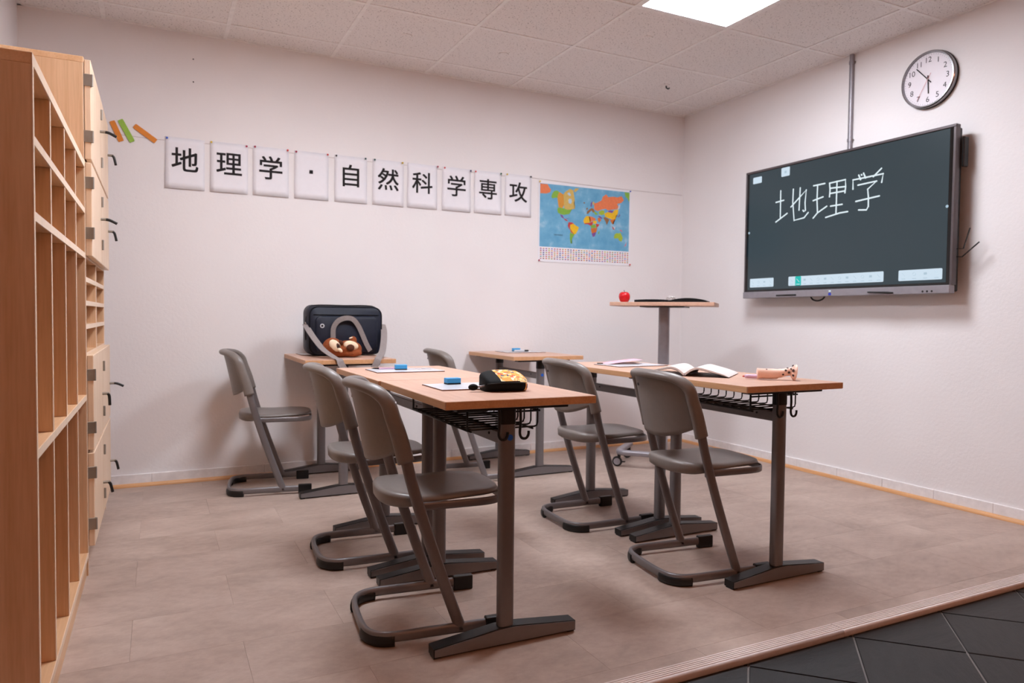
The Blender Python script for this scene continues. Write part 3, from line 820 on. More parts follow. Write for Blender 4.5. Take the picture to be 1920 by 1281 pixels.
obj('hub', disc(newbm(), (-.023, 0, 0), (-1, 0, 0), .005, .0075, 16), 'chrome', CK)

# ================================================================== POSTERS, STRING, PINS, MAP
GL = ['地', '理', '学', '・', '自', '然', '科', '学', '専', '攻']
PX = [-3.779, -3.539, -3.301, -3.057, -2.810, -2.563, -2.327, -2.080, -1.843, -1.604]
PLAB = ['white sheet with the first large kanji at the left end of the row', 'white sheet with the second large kanji from the left', 'white sheet with the third large kanji, left of the dot sheet',
        'white sheet bearing only a small black square dot', 'white sheet with a box-shaped kanji, right of the dot sheet', 'white sheet with a kanji standing on four short strokes',
        'white sheet with the fourth kanji from the right end', 'white sheet with the third kanji from the right end', 'white sheet with the second kanji from the right end', 'white sheet with the last kanji, next to the world map']
for k, g in enumerate(GL):
    w, h = .210, .295
    P = thing('kanji_sheet', PLAB[k], 'paper sheet', (PX[k] + w / 2, -.002, 2.014), 0, 'kanji sheets pinned along the string')
    P.rotation_euler = (0, R([0.6, .3, .5, .3, .2, .4, .6, .3, .4, .5][k] * (1 if k % 2 else .6)), 0)
    bm = newbm(); n = 8; gr = []
    curl = [.010, .012, .009, .006, .009, .008, .009, .011, .010, .010][k]; bias = [-.6, -.4, .7, .5, .8, .7, .2, .6, .8, .6][k]
    def yy(u, v): return -.001 - .65 * curl * v ** 2 * (0.55 + .45 * bias * (2 * u - 1)) - .0012 * (1 - (2 * u - 1) ** 2)
    for i in range(n + 1):
        gr.append([bm.verts.new((-w / 2 + w * i / n, yy(i / n, j / n), -h * j / n)) for j in range(n + 1)])
    for i in range(n):
        for j in range(n): bm.faces.new((gr[i][j], gr[i + 1][j], gr[i + 1][j + 1], gr[i][j + 1]))
    sh = obj('sheet', bm, 'paper', P, smooth=True)
    md = sh.modifiers.new('thickness', 'SOLIDIFY'); md.thickness = .0003
    if g == '・':
        bm = newbm(); box(bm, -.011, .011, -.001, .0, -.011, .011); me = None
        o = obj('printed_dot', bm, 'ink', P); o.location = (-.003, yy(.48, .42) - .0012, -.124)
    else:
        me = text_mesh(g, .150)
        b_ = bmesh.new()
        for dx_, dz_ in ((0, 0), (.0016, .0016), (-.0016, .0016), (.0016, -.0016), (-.0016, -.0016)):
            k0 = len(b_.verts); b_.from_mesh(me); b_.verts.ensure_lookup_table()
            for v in b_.verts[k0:]: v.co += Vector((dx_, dz_, 0))
        b_.to_mesh(me); b_.free()
        for v in me.vertices:      # lay the print on the curled sheet
            X, Z = v.co.x, v.co.y - .124
            v.co = Vector((X, yy((X + w / 2) / w, -Z / h) - .0017, Z))
        me.materials.append(M['ink'])
        obj('printed_character', None, None, P, mesh=me)
# string
sp = [(-4.062, 2.000), (-4.032, 1.996), (-3.832, 1.991), (-3.557, 1.997), (-3.313, 1.999), (-3.079, 1.996), (-2.827, 1.994), (-2.586, 1.994), (-2.341, 1.997), (-2.088, 1.994), (-1.855, 1.998), (-1.617, 1.996), (-1.377, 2.003), (-.968, 1.994), (-.525, 1.991), (-.016, 1.993)]
tag(obj('string', tube(newbm(), [(x, -.0016, z) for x, z in sp], .0011, 5), 'string', smooth=True), 'thin pale string stretched along the back wall behind the sheets', 'string')
PINS = [(-3.769, 2.005, 'blue', 'first kanji sheet, left corner'), (-3.533, 2.008, 'yellow', 'second kanji sheet, left corner'), (-3.337, 2.005, 'magenta', 'second kanji sheet, right corner'), (-3.289, 2.009, 'magenta', 'third kanji sheet, left corner'),
        (-3.098, 2.008, 'red', 'third kanji sheet, right corner'), (-3.047, 2.006, 'magenta', 'dot sheet, left corner'), (-2.854, 2.008, 'red', 'dot sheet, right corner'), (-2.800, 2.008, 'dark', 'fifth sheet, left corner'), (-2.611, 2.009, 'teal', 'fifth sheet, right corner'),
        (-2.551, 2.009, 'teal', 'sixth sheet, left corner'), (-2.363, 2.008, 'yellow', 'sixth sheet, right corner'), (-2.115, 2.008, 'magenta', 'seventh sheet, right corner'), (-2.065, 2.006, 'red', 'eighth sheet, left corner'), (-1.872, 2.004, 'purple', 'eighth sheet, right corner'),
        (-1.835, 2.004, 'red', 'ninth sheet, left corner'), (-1.640, 2.007, 'green', 'ninth sheet, right corner'), (-1.592, 2.008, 'yellow', 'last kanji sheet, left corner'), (-1.401, 2.008, 'dark', 'last kanji sheet, right corner'),
        (-1.326, 1.983, 'yellow', 'world map, top left corner'), (-.527, 1.979, 'blue', 'world map, top right corner'), (-1.326, 1.412, 'magenta', 'world map, bottom left corner'), (-.521, 1.412, 'red', 'world map, bottom right corner')]
NAME = {'teal': 'dark teal', 'dark': 'black', 'green': 'dark green', 'magenta': 'crimson'}
pinmesh = {}
for x, z, c, where in PINS:
    if c not in pinmesh:
        o = obj('push_pin', lathe(newbm(), [(.0, .0), (.0012, .0), (.0014, .0035), (.0045, .004), (.0060, .007), (.0056, .0105), (.003, .0125), (.0, .013)], 14, Matrix.Rotation(PI / 2, 4, 'X')), 'pin_' + c, smooth=True, autosmooth=45)
        pinmesh[c] = o.data
    else: o = obj('push_pin', None, None, mesh=pinmesh[c])
    o.location = (x, -.0025, z)
    tag(o, '%s push pin at the %s' % (NAME.get(c, c), where), 'push pin', 'push pins along the back wall')
# card strips
for (x0, z0, x1, z1, m, lab) in ((-4.045, 2.066, -4.000, 1.958, 'orange', 'orange card strip partly hidden by the cabinet edge'), (-4.005, 2.078, -3.945, 1.962, 'green', 'lime green card strip leaning on the string'), (-3.935, 2.054, -3.826, 1.978, 'orange', 'orange card strip slanting towards the first kanji sheet')):
    L_ = math.hypot(x1 - x0, z1 - z0)
    bm = newbm(); prof = []
    for s in (0, .06, .94, 1): prof.append((s * L_, .0125 if s in (0, 1) else .0145))
    pts = [(a, 0, b) for a, b in prof] + [(a, 0, -b) for a, b in prof[::-1]]
    prism(bm, pts, (0, .003, 0))
    o = obj('card_strip', bm, m); o.location = (x0, -.0062, z0); o.rotation_euler = (0, -math.atan2(z1 - z0, x1 - x0), 0)
    tag(o, lab, 'card strip', 'card strips on the string')
# world map
mx0, mx1, mz0, mz1 = -1.334, -.518, 1.402, 1.988
mp_ = thing('world_map_poster', 'coloured world map poster with rows of flags pinned to the back wall', 'poster', ((mx0 + mx1) / 2, -.0022, mz0))
omx, omz = -(mx0 + mx1) / 2, -mz0
obj('sheet', B(mx0 + omx, mx1 + omx, -.0006, 0, 0, mz1 - mz0), 'paper', mp_)
ux0, ux1, vz1, vz0 = -1.322, -.530, 1.972, 1.513
oc = obj('ocean_print', B(ux0 + omx, ux1 + omx, -.0010, -.0006, vz0 + omz, vz1 + omz), 'map_ocean', mp_)
MAP = [('orange', [(0.003, 0.006), (0.079, 0.007), (0.098, 0.056), (0.116, 0.085), (0.106, 0.131), (0.065, 0.156), (0.003, 0.159)]), ('green', [(0.119, 0.2), (0.132, 0.14), (0.15, 0.103), (0.182, 0.088), (0.204, 0.111), (0.217, 0.147), (0.195, 0.215), (0.168, 0.206), (0.132, 0.224)]), ('amber', [(0.204, 0.111), (0.249, 0.143), (0.258, 0.31), (0.24, 0.364), (0.199, 0.356), (0.186, 0.229), (0.188, 0.165)]), ('tan', [(0.249, 0.143), (0.271, 0.094), (0.29, 0.075), (0.32, 0.042), (0.356, 0.062), (0.362, 0.126), (0.374, 0.215), (0.365, 0.256), (0.378, 0.306), (0.374, 0.359), (0.347, 0.369), (0.293, 0.386), (0.258, 0.361), (0.256, 0.271)]), ('sea', [(0.302, 0.225), (0.315, 0.2), (0.335, 0.205), (0.342, 0.245), (0.33, 0.285), (0.308, 0.275)]), ('sea', [(0.29, 0.12), (0.31, 0.1), (0.33, 0.135), (0.325, 0.16), (0.305, 0.15)]), ('tan', [(0.36, 0.068), (0.378, 0.026), (0.419, 0.02), (0.41, 0.041), (0.378, 0.092)]), ('green', [(0.191, 0.36), (0.258, 0.364), (0.293, 0.386), (0.347, 0.366), (0.329, 0.404), (0.316, 0.451), (0.284, 0.461), (0.258, 0.471), (0.222, 0.463), (0.195, 0.447), (0.186, 0.409)]), ('purple', [(0.213, 0.464), (0.244, 0.479), (0.258, 0.523), (0.275, 0.54), (0.258, 0.536), (0.231, 0.513)]), ('red', [(0.258, 0.529), (0.284, 0.541), (0.302, 0.563), (0.284, 0.567), (0.262, 0.544)]), ('purple', [(0.271, 0.515), (0.302, 0.524), (0.32, 0.531), (0.293, 0.531)]), ('red', [(0.307, 0.585), (0.347, 0.581), (0.369, 0.6), (0.347, 0.635), (0.32, 0.651), (0.325, 0.703), (0.311, 0.678), (0.3, 0.641)]), ('yellow', [(0.325, 0.625), (0.36, 0.601), (0.392, 0.63), (0.423, 0.652), (0.411, 0.706), (0.392, 0.76), (0.369, 0.775), (0.356, 0.738), (0.329, 0.689)]), ('dkorange', [(0.322, 0.677), (0.352, 0.732), (0.374, 0.775), (0.356, 0.764), (0.334, 0.74)]), ('green', [(0.326, 0.748), (0.356, 0.764), (0.378, 0.774), (0.358, 0.822), (0.347, 0.856), (0.338, 0.909), (0.352, 0.927), (0.334, 0.92), (0.325, 0.845)]), ('yellow', [(0.481, 0.501), (0.504, 0.459), (0.53, 0.456), (0.553, 0.492), (0.544, 0.559), (0.508, 0.583), (0.481, 0.58), (0.472, 0.548)]), ('orange', [(0.53, 0.456), (0.571, 0.464), (0.606, 0.485), (0.611, 0.518), (0.571, 0.529), (0.548, 0.559), (0.553, 0.492)]), ('yellow', [(0.58, 0.528), (0.624, 0.523), (0.62, 0.569), (0.593, 0.579), (0.575, 0.555)]), ('red', [(0.481, 0.58), (0.544, 0.566), (0.58, 0.535), (0.575, 0.595), (0.553, 0.611), (0.521, 0.591), (0.49, 0.595)]), ('red', [(0.611, 0.571), (0.656, 0.578), (0.638, 0.62), (0.62, 0.635)]), ('green', [(0.553, 0.611), (0.602, 0.581), (0.62, 0.629), (0.593, 0.645), (0.562, 0.649)]), ('dkorange', [(0.557, 0.656), (0.593, 0.645), (0.631, 0.634), (0.62, 0.708), (0.571, 0.74), (0.562, 0.701)]), ('purple', [(0.566, 0.74), (0.62, 0.708), (0.602, 0.782), (0.58, 0.794)]), ('green', [(0.64, 0.712), (0.656, 0.684), (0.651, 0.737), (0.642, 0.742)]), ('brown', [(0.499, 0.342), (0.515, 0.316), (0.521, 0.345), (0.508, 0.36)]), ('brown', [(0.468, 0.242), (0.486, 0.236), (0.487, 0.255), (0.472, 0.259)]), ('purple', [(0.548, 0.296), (0.553, 0.236), (0.571, 0.207), (0.566, 0.267), (0.562, 0.307)]), ('tan', [(0.571, 0.227), (0.593, 0.211), (0.59, 0.251), (0.575, 0.272)]), ('brown', [(0.508, 0.419), (0.513, 0.379), (0.535, 0.35), (0.562, 0.32), (0.584, 0.33), (0.602, 0.381), (0.58, 0.397), (0.562, 0.36), (0.539, 0.396), (0.521, 0.424)]), ('green', [(0.584, 0.383), (0.606, 0.38), (0.642, 0.415), (0.606, 0.426)]), ('orange', [(0.589, 0.238), (0.624, 0.226), (0.674, 0.179), (0.687, 0.118), (0.727, 0.072), (0.75, 0.115), (0.812, 0.099), (0.857, 0.105), (0.906, 0.078), (0.933, 0.141), (0.902, 0.192), (0.857, 0.212), (0.875, 0.277), (0.857, 0.299), (0.812, 0.312), (0.745, 0.335), (0.723, 0.311), (0.674, 0.331), (0.633, 0.363), (0.593, 0.342)]), ('lime', [(0.642, 0.372), (0.678, 0.341), (0.709, 0.346), (0.709, 0.406), (0.674, 0.424), (0.651, 0.414)]), ('purple', [(0.745, 0.348), (0.776, 0.33), (0.814, 0.339), (0.799, 0.37), (0.763, 0.372)]), ('yellow', [(0.709, 0.393), (0.745, 0.361), (0.799, 0.374), (0.826, 0.317), (0.87, 0.304), (0.866, 0.378), (0.843, 0.415), (0.839, 0.469), (0.803, 0.48), (0.758, 0.466), (0.718, 0.445)]), ('dkorange', [(0.631, 0.476), (0.656, 0.466), (0.674, 0.51), (0.651, 0.546), (0.635, 0.515)]), ('purple', [(0.635, 0.442), (0.66, 0.439), (0.691, 0.475), (0.674, 0.487), (0.651, 0.467)]), ('brown', [(0.696, 0.461), (0.723, 0.451), (0.767, 0.485), (0.75, 0.52), (0.739, 0.581), (0.723, 0.524)]), ('dkorange', [(0.772, 0.491), (0.812, 0.479), (0.839, 0.469), (0.812, 0.512), (0.812, 0.565), (0.794, 0.541)]), ('red', [(0.794, 0.581), (0.817, 0.618), (0.835, 0.649), (0.812, 0.645)]), ('pale', [(0.817, 0.605), (0.839, 0.589), (0.835, 0.636), (0.821, 0.638)]), ('pink', [(0.884, 0.644), (0.906, 0.641), (0.928, 0.678), (0.906, 0.668)]), ('purple', [(0.848, 0.394), (0.87, 0.438), (0.893, 0.408), (0.884, 0.376), (0.875, 0.424)]), ('lime', [(0.821, 0.778), (0.83, 0.723), (0.857, 0.7), (0.884, 0.704), (0.893, 0.683), (0.915, 0.734), (0.928, 0.779), (0.911, 0.841), (0.884, 0.824), (0.87, 0.786), (0.835, 0.796)]), ('pink', [(0.942, 0.925), (0.96, 0.876), (0.973, 0.841), (0.966, 0.903)]), ('green', [(0.939, 0.006), (1.0, 0.009), (0.998, 0.165), (0.973, 0.101), (0.951, 0.078)]), ('pale', [(0.861, 0.305), (0.875, 0.223), (0.893, 0.221), (0.884, 0.289)])]
for k, (c, poly) in enumerate(MAP):
    pts = [(ux0 + omx + u * (ux1 - ux0), -.0013 - .00012 * (k % 7) - (.0008 if c == 'sea' else 0), vz1 + omz - v * (vz1 - vz0)) for u, v in poly]
    bm = newbm(); vs = [bm.verts.new(p) for p in pts]
    f = bm.faces.new(vs); bmesh.ops.triangulate(bm, faces=[f])
    obj('land_print', bm, 'map_' + c, oc)
me = text_mesh('THE WORLD', .013, .0002); me.materials.append(M['ink'])
o = obj('map_title', None, None, oc, mesh=me); o.location = (ux0 + omx + .20 * .792, -.0014, vz1 + omz - .80 * .459); o.rotation_euler = (PI / 2, 0, 0)
# flags: 34 columns of 5
flagm = ['map_red', 'map_yellow', 'map_green', 'pin_blue', 'map_orange', 'map_purple', 'pin_dark', 'pin_red']
fl = newbm()
def flag_half(x0, x1, z0, z1, mi):
    k0 = len(fl.faces); box(fl, x0, x1, -.0010, -.0006, z0, z1); fl.faces.ensure_lookup_table()
    for f in fl.faces[k0:]: f.material_index = mi
for i in range(34):
    for j in range(6):
        fx = ux0 + omx + .012 + i * (.770 / 33); fz = 1.499 + omz - j * .0145
        a, b = rnd.sample(range(len(flagm)), 2)
        flag_half(fx - .0065, fx + .0065, fz - .0038, fz, a)
        flag_half(fx - .0065, fx + .0065, fz, fz + .0038, b)
fo = obj('flag_print', fl, None, mp_); fo['kind'] = 'stuff'
for m in flagm: fo.data.materials.append(M[m])

# ================================================================== TEACHER TABLE
TA = R(-46)
TT = thing('lectern_table', 'tall narrow standing table on one grey column with a wheeled base', 'table', (-.872, -.885, 0), TA)
TZ = 1.098
obj('tabletop', B(-.325, .325, -.17, .27, TZ - .024, TZ, .002), 'desk', TT)
obj('support_plate', B(-.14, .14, -.12, .2, TZ - .031, TZ - .0245, .001), 'black', TT)
obj('column', sweep(newbm(), [(0, .0, .10), (0, .0, TZ - .0315)], .070, .052, up=(0, 1, 0), n=20, power=3.4), 'silver', TT, smooth=True, autosmooth=60)
bp = smooth_path([(-.275, .36, .098), (-.29, .10, .098), (-.285, .03, .098), (-.262, .004, .098), (-.22, 0, .098), (0, 0, .098)], 4)
bp2 = [(-p.x, p.y, p.z) for p in bp[::-1]][1:]
obj('base_frame', sweep(newbm(), list(bp) + bp2, .045, .036, n=12, power=3.2), 'silver', TT, smooth=True, autosmooth=60)
for x, y in ((-.285, .02), (.285, .02), (-.276, .34), (.276, .34)):
    cst = obj('caster', disc(newbm(), (x, y, .062), (0, 0, 1), .011, .02, 12), 'black', TT, smooth=True, autosmooth=50)
    obj('wheel', lathe(newbm(), [(.022, -.011), (.032, -.009), (.0345, 0), (.032, .009), (.022, .011)], 22, Matrix.Translation((x - .012, y, .0345)) @ Matrix.Rotation(PI / 2, 4, 'X')), 'black', cst, smooth=True, autosmooth=50)
    for s in (-1, 1): obj('hub_cap', disc(newbm(), (x - .012, y + s * .0105, .0345), (0, s, 0), .023, .002, 18), 'silver', cst)
    obj('brake_pedal', B(x + .018, x + .042, y - .008, y + .008, .030, .038, .002), 'black', cst)

tm = Matrix.Translation((-.872, -.885, 0)) @ Matrix.Rotation(TA, 4, 'Z')
def on_tt(x, y): return tm @ Vector((x, y, TZ))
# apple
ap = thing('apple', 'shiny red apple on the tall standing table', 'fruit', on_tt(-.245, -.09))
prof = [(.0, .006), (.010, .003), (.020, .0005), (.027, .004), (.034, .018), (.0375, .034), (.0365, .048), (.030, .060), (.018, .066), (.008, .063), (.0, .058)]
obj('flesh', lathe(newbm(), [(r_ * .98, z) for r_, z in prof], 28), 'apple', ap, smooth=True)
obj('stem', tube(newbm(), smooth_path([(0, 0, .056), (.001, 0, .068), (-.004, 0, .078)], 3), .0018, 6), 'stem', ap, smooth=True)
# ring binder
rb = thing('ring_binder', 'open black ring binder lying on the tall standing table', 'binder', on_tt(0.045, -.02), TA)
def cover(name, x0, x1, hump, t0, rev=False):
    n = 14; top = []; bot = []
    for i in range(n + 1):
        s = i / n; x = x0 + (x1 - x0) * s
        z = hump * math.sin(PI * s) ** .8
        top.append((x, -.13, t0 + z)); bot.append((x, -.13, .0005 + z * .35))
    obj(name, prism(newbm(), top + bot[::-1], (0, .26, 0)), 'cloth_black', rb, smooth=True, autosmooth=40)
cover('left_half', -.215, -.003, .004, .014)
cover('right_half', .003, .232, .016, .010)
for k in range(5):
    cx_ = 0.0; y = -.09 + k * .045
    pts = [(cx_ + .018 * math.cos(a), y, .020 + .018 * math.sin(a)) for a in [2 * PI * j / 16 for j in range(16)]]
    obj('binder_ring', sweep(newbm(), pts, .0022, .0022, up=(0, 1, 0), n=6, closed=True), 'chrome', rb, smooth=True)

# ================================================================== THINGS ON THE DESKS
def whiteboard(x, y, a, lab, w=.30, d=.21, z=ZT):
    t = thing('whiteboard', lab, 'whiteboard', (x, y, z), R(a), 'small whiteboards on the desks')
    obj('board_core', B(-w / 2, w / 2, -d / 2, d / 2, .0003, .0032), 'board_edge', t)
    obj('writing_surface', B(-w / 2 + .0004, w / 2 - .0004, -d / 2 + .0004, d / 2 - .0004, .0033, .0040), 'board', t)
    return t
def eraser(x, y, a, lab, z):
    t = thing('board_eraser', lab, 'eraser', (x, y, z), R(a), 'blue board erasers')
    obj('grip', B(-.026, .026, -.0165, .0165, .0045, .022, .0015), 'foam_blue', t)
    obj('felt_pad', B(-.0255, .0255, -.016, .016, 0, .0045), 'felt', t)
    return t
ZB = ZT + .0042
whiteboard(-2.845, -2.340, -1, 'small whiteboard on the nearest desk, beside the pencil case')
eraser(-2.893, -2.268, 1, 'blue board eraser on the nearest desk', ZB)
w2 = whiteboard(-2.845, -1.575, -1, 'small whiteboard with a round grey sketch, on the middle desk')
bm = newbm()
tube(bm, [(.075 + .055 * math.cos(a), .02 + .05 * math.sin(a), .0045) for a in [2 * PI * k / 24 for k in range(25)]], .0009, 4)
tube(bm, smooth_path([(.045, .02, .0045), (.06, .035, .0045), (.075, .015, .0045), (.09, .04, .0045), (.10, .01, .0045)], 4), .0012, 4)
obj('marker_drawing', bm, 'string', w2)
eraser(-2.858, -1.560, -8, 'blue board eraser on the middle desk', ZB)
def pencil(p0, p1, c, lab, r_=.0036, tip='ink'):
    a, b = Vector(p0), Vector(p1); L_ = (b - a).length
    t = thing('pencil', lab, 'pencil', a)
    t.rotation_mode = 'QUATERNION'; t.rotation_quaternion = (b - a).to_track_quat('Z', 'Y')
    obj('shaft', lathe(newbm(), [(r_, .018), (r_, L_)], 8), c, t, smooth=True, autosmooth=40)
    obj('tip', lathe(newbm(), [(.0006, 0), (r_, .018)], 8), tip, t, smooth=True, autosmooth=40)
pencil((-2.975, -1.496, ZB + .004), (-2.850, -1.508, ZB + .004), 'fur_dark', 'dark maroon pencil lying behind the blue eraser')
pencil((-2.962, -1.512, ZB + .004), (-2.845, -1.530, ZB + .004), 'lilac', 'pink pencil with a dark tip beside the blue eraser')
whiteboard(-1.570, -.20, -2, 'small whiteboard with an eraser and marker, on the rear desk under the map', .29, .21)
eraser(-1.590, -.175, -3, 'blue board eraser on the rear desk under the map', ZB)
mk = thing('marker_pen', 'white marker pen with a black cap in front of the far eraser', 'marker', (-1.625, -.218, ZB + .0065), R(-2))
MY = Matrix.Rotation(PI / 2, 4, 'Y')
obj('barrel', lathe(newbm(), [(.0055, 0), (.0062, .003), (.0062, .075)], 12, MY), 'board', mk, smooth=True, autosmooth=40)
obj('cap', lathe(newbm(), [(.0065, .0755), (.0062, .105), (.004, .108)], 12, MY), 'black', mk, smooth=True, autosmooth=40)
whiteboard(-2.895, -.150, 1, 'small whiteboard lying under the navy bag', .32, .21)
whiteboard(-1.640, -1.590, 3, 'small whiteboard under the pink paper', .31, .215)
# pink paper, loosely folded
pp = thing('pink_leaflet', 'pale pink folded leaflet lying on the whiteboard in front of the standing table', 'leaflet', (-1.66, -1.53, ZB), R(-12))
for nm, lift, m, dx in (('lower_leaf', .004, 'page', 0), ('upper_leaf', .022, 'pink_paper', .004)):
    bm = newbm(); n = 10; g = []
    for i in range(n + 1):
        s = i / n
        g.append([bm.verts.new((-.10 + dx + .20 * s, -.05 + .12 * v, .0008 + lift * s ** 1.8 + (.006 * math.sin(PI * s) if m == 'pink_paper' else 0))) for v in (0, .5, 1)])
    for i in range(n):
        for j in range(2): bm.faces.new((g[i][j], g[i + 1][j], g[i + 1][j + 1], g[i][j + 1]))
    o = obj(nm, bm, m, pp, smooth=True); md = o.modifiers.new('thickness', 'SOLIDIFY'); md.thickness = .0006; md.offset = 1
obj('crayon_stub', tube(newbm(), [(-.135, -.01, .004), (-.105, -.014, .004)], .003), 'stem', pp, smooth=True)
# open book
bk = thing('open_book', 'open paperback book with arched white pages', 'book', (-1.835, -2.240, ZT + .0005), R(38))
bk.scale = (1.2, 1.2, 1.12)
def page_block(s):
    n = 16; top = []; bot = []
    for i in range(n + 1):
        u = i / n; y = s * (.002 + .150 * u)
        z = .036 * math.sin(min(1, u * 2.6) * PI / 2) * (1 - u) ** .85 + .002
        t_ = .0075 * (1 - u) ** .5 + .0012
        top.append((0, y, z + t_)); bot.append((0, y, z))
    return top, bot
for s, nm in ((1, 'left_pages'), (-1, 'right_pages')):
    top, bot = page_block(s)
    pg = obj(nm, prism(newbm(), top + bot[::-1], (.225, 0, 0)), 'page', bk, smooth=True, autosmooth=40)
    cv = [(-.001, y, z - .0002) for _, y, z in bot[1:]]
    obj('cover', prism(newbm(), cv + [(x, y, z - .0012) for x, y, z in cv[::-1]], (.227, 0, 0)), 'page_dark', pg, smooth=True, autosmooth=40)
obj('spine', B(-.001, .226, -.005, .005, 0, .003), 'page_dark', bk)
# leg-shaped pen case
lc = thing('pen_case', 'peach pink pen case shaped like a spotted animal leg, beside the open book', 'pen case', (-1.690, -2.432, ZT), math.atan2(-.142, .182))
def lx(bm, prof, n=20, M0=Matrix.Identity(4)):
    return lathe(bm, prof, n, M0 @ Matrix.Rotation(PI / 2, 4, 'Y'))
TM = Matrix.Translation((0, 0, .024))
obj('barrel', lx(newbm(), [(.016, .052), (.0225, .053), (.0225, .058), (.0215, .060), (.0210, .110), (.0195, .132)], 22, TM), 'pink', lc, smooth=True, autosmooth=40)
bm = newbm(); sweep(bm, smooth_path([(.128, 0, .025), (.150, 0, .029), (.170, 0, .034), (.184, 0, .036)], 4), .034, [.036] * 4 + [.032] * 4 + [.033] * 4 + [.036], n=18, power=2)
obj('ankle', bm, 'pink', lc, smooth=True)
fm_ = Matrix.Translation((.182, 0, .0335)) @ Matrix.Rotation(R(8), 4, 'Y')
obj('foot', lx(newbm(), [(.016, 0), (.024, .006), (.032, .014), (.0325, .018), (.028, .020), (.0, .020)], 24, fm_), 'pink', lc, smooth=True, autosmooth=40)
for (a, ang, r_) in ((.088, 62, .0035), (.150, -20, .004), (.160, 30, .0045), (.168, 70, .004), (.172, -5, .005), (.180, 40, .004)):
    th_ = R(ang); rad = .0205 if a < .13 else .0172
    zc = .024 if a < .13 else .0275 + (a - .14) * .2
    p = (a, -rad * math.cos(th_), zc + rad * math.sin(th_))
    obj('spot', disc(newbm(), p, (0, -math.cos(th_), math.sin(th_)), r_, .0008, 10), 'page_dark', lc)
for yy_, zz_, r_ in ((-.022, .040, .0062), (-.020, .022, .005), (-.012, .058, .0045)):
    d_ = Vector((-.75, yy_ * 20, (zz_ - .034) * 20)).normalized()
    obj('spot', disc(newbm(), (.1875, yy_ * 1.15, .034 + (zz_ - .034) * 1.05), d_, r_, .002, 10), 'page_dark', lc)
pn = thing('felt_pen', 'white and lilac felt pen poking out of the peach pink case', 'pen', (-1.690, -2.432, ZT + .0115), math.atan2(-.142, .182))
obj('body', lx(newbm(), [(.003, .004), (.0075, .008), (.0085, .014), (.0085, .062)], 12), 'lilac', pn, smooth=True, autosmooth=40)
obj('pen_tip', lx(newbm(), [(.0016, -.004), (.0035, .004)], 8), 'red', pn, smooth=True)
# black pencil case with printed flap
pc = thing('pencil_case', 'black cloth pencil case with an orange comic-print top', 'pencil case', (-2.800, -2.490, ZT), R(-4))
def pouch_ring(x, k, off=0.0, ylo=-1.0, yhi=1.0, full=True):
    # cross-section in y,z ; flat below, bulging, ridge towards the back
    hy = .062 * k + off; zt_ = .030 + .026 * k
    pts = []
    n = 22
    for i in range(n):
        a = 2 * PI * i / n
        c, s = math.cos(a), math.sin(a)
        y = math.copysign(abs(c) ** .62, c) * hy
        z = math.copysign(abs(s) ** .62, s)
        zz = (zt_ / 2) * (1 + z)
        zz *= 1 + .30 * (y / .062) * (1 if z > 0 else 0)
        zz += off * (1 if z > 0 else -.2)
        pts.append(Vector((x, y, max(zz, 0.0008))))
    return pts
xs_ = [(-.074, .45), (-.070, .72), (-.062, .86), (-.04, .97), (0, 1.0), (.035, .98), (.055, .90), (.066, .74), (.071, .48)]
obj('pouch', loft(newbm(), [pouch_ring(x, k) for x, k in xs_]), 'cloth_black', pc, smooth=True)
bm = newbm(); rings = [pouch_ring(x, k, .0012) for x, k in [(-.030, .985), (-.015, .997), (0, 1.0), (.018, .995), (.035, .98), (.055, .90), (.066, .75), (.0725, .50)]]
n = 22; V_ = [[bm.verts.new(p) for p in ring] for ring in rings]
for a, b in zip(V_[:-1], V_[1:]):
    for i in range(n):
        j = (i + 1) % n
        mid = (a[i].co + a[j].co + b[i].co + b[j].co) / 4
        if mid.z > .036 - .25 * max(0, mid.x - .02) or mid.x > .058: bm.faces.new((a[i], a[j], b[j], b[i]))
bm.faces.new(V_[-1])
loose = [v for v in bm.verts if not v.link_faces]
for v in loose: bm.verts.remove(v)
obj('printed_panel', bm, 'print', pc, smooth=True)
obj('zip_seam', tube(newbm(), smooth_path([(-.071, -.04, .026), (-.06, -.0565, .028), (-.02, -.0635, .031), (.03, -.063, .031), (.058, -.053, .028)], 4), .0016, 6), 'black', pc, smooth=True)
bm = newbm(); ellipsoid(bm, (-.113, -.020, .0155), (.0165, .011, .0105))
zp = obj('zip_tassel', bm, 'cloth_black', pc, smooth=True)
obj('tassel_ring', sweep(newbm(), [(-.100, -.020, .0155), (-.070, -.020, .020)], .009, .006, n=8), 'silver', zp, smooth=True)

# ---- navy bag
bg = thing('shoulder_bag', 'navy blue satchel with grey webbing straps on the rear desk', 'bag', (-2.818, -.275, ZB), R(3))
def rrect(hw, z0, z1, r_, y, n=6, sk=0.0):
    pts = []
    for cx_, cz_, a0 in ((hw - r_, z1 - r_, 0), (-hw + r_, z1 - r_, 90), (-hw + r_, z0 + r_, 180), (hw - r_, z0 + r_, 270)):
        for k in range(n):
            a = R(a0 + 90 * k / (n - 1)); pts.append(Vector((cx_ + r_ * math.cos(a) + sk * (cz_ - .15), y, cz_ + r_ * math.sin(a))))
    return pts
obj('body', loft(newbm(), [rrect(.210, .008, .280, .05, -.082), rrect(.222, .002, .290, .05, -.070), rrect(.226, .0003, .294, .05, 0), rrect(.222, .002, .300, .05, .060), rrect(.210, .008, .294, .05, .072)]), 'navy', bg, smooth=True, autosmooth=50)
fp = obj('front_pocket', loft(newbm(), [rrect(.176, .028, .222, .03, -.098), rrect(.186, .020, .232, .034, -.092), rrect(.188, .018, .234, .036, -.080)]), 'navy', bg, smooth=True, autosmooth=50)
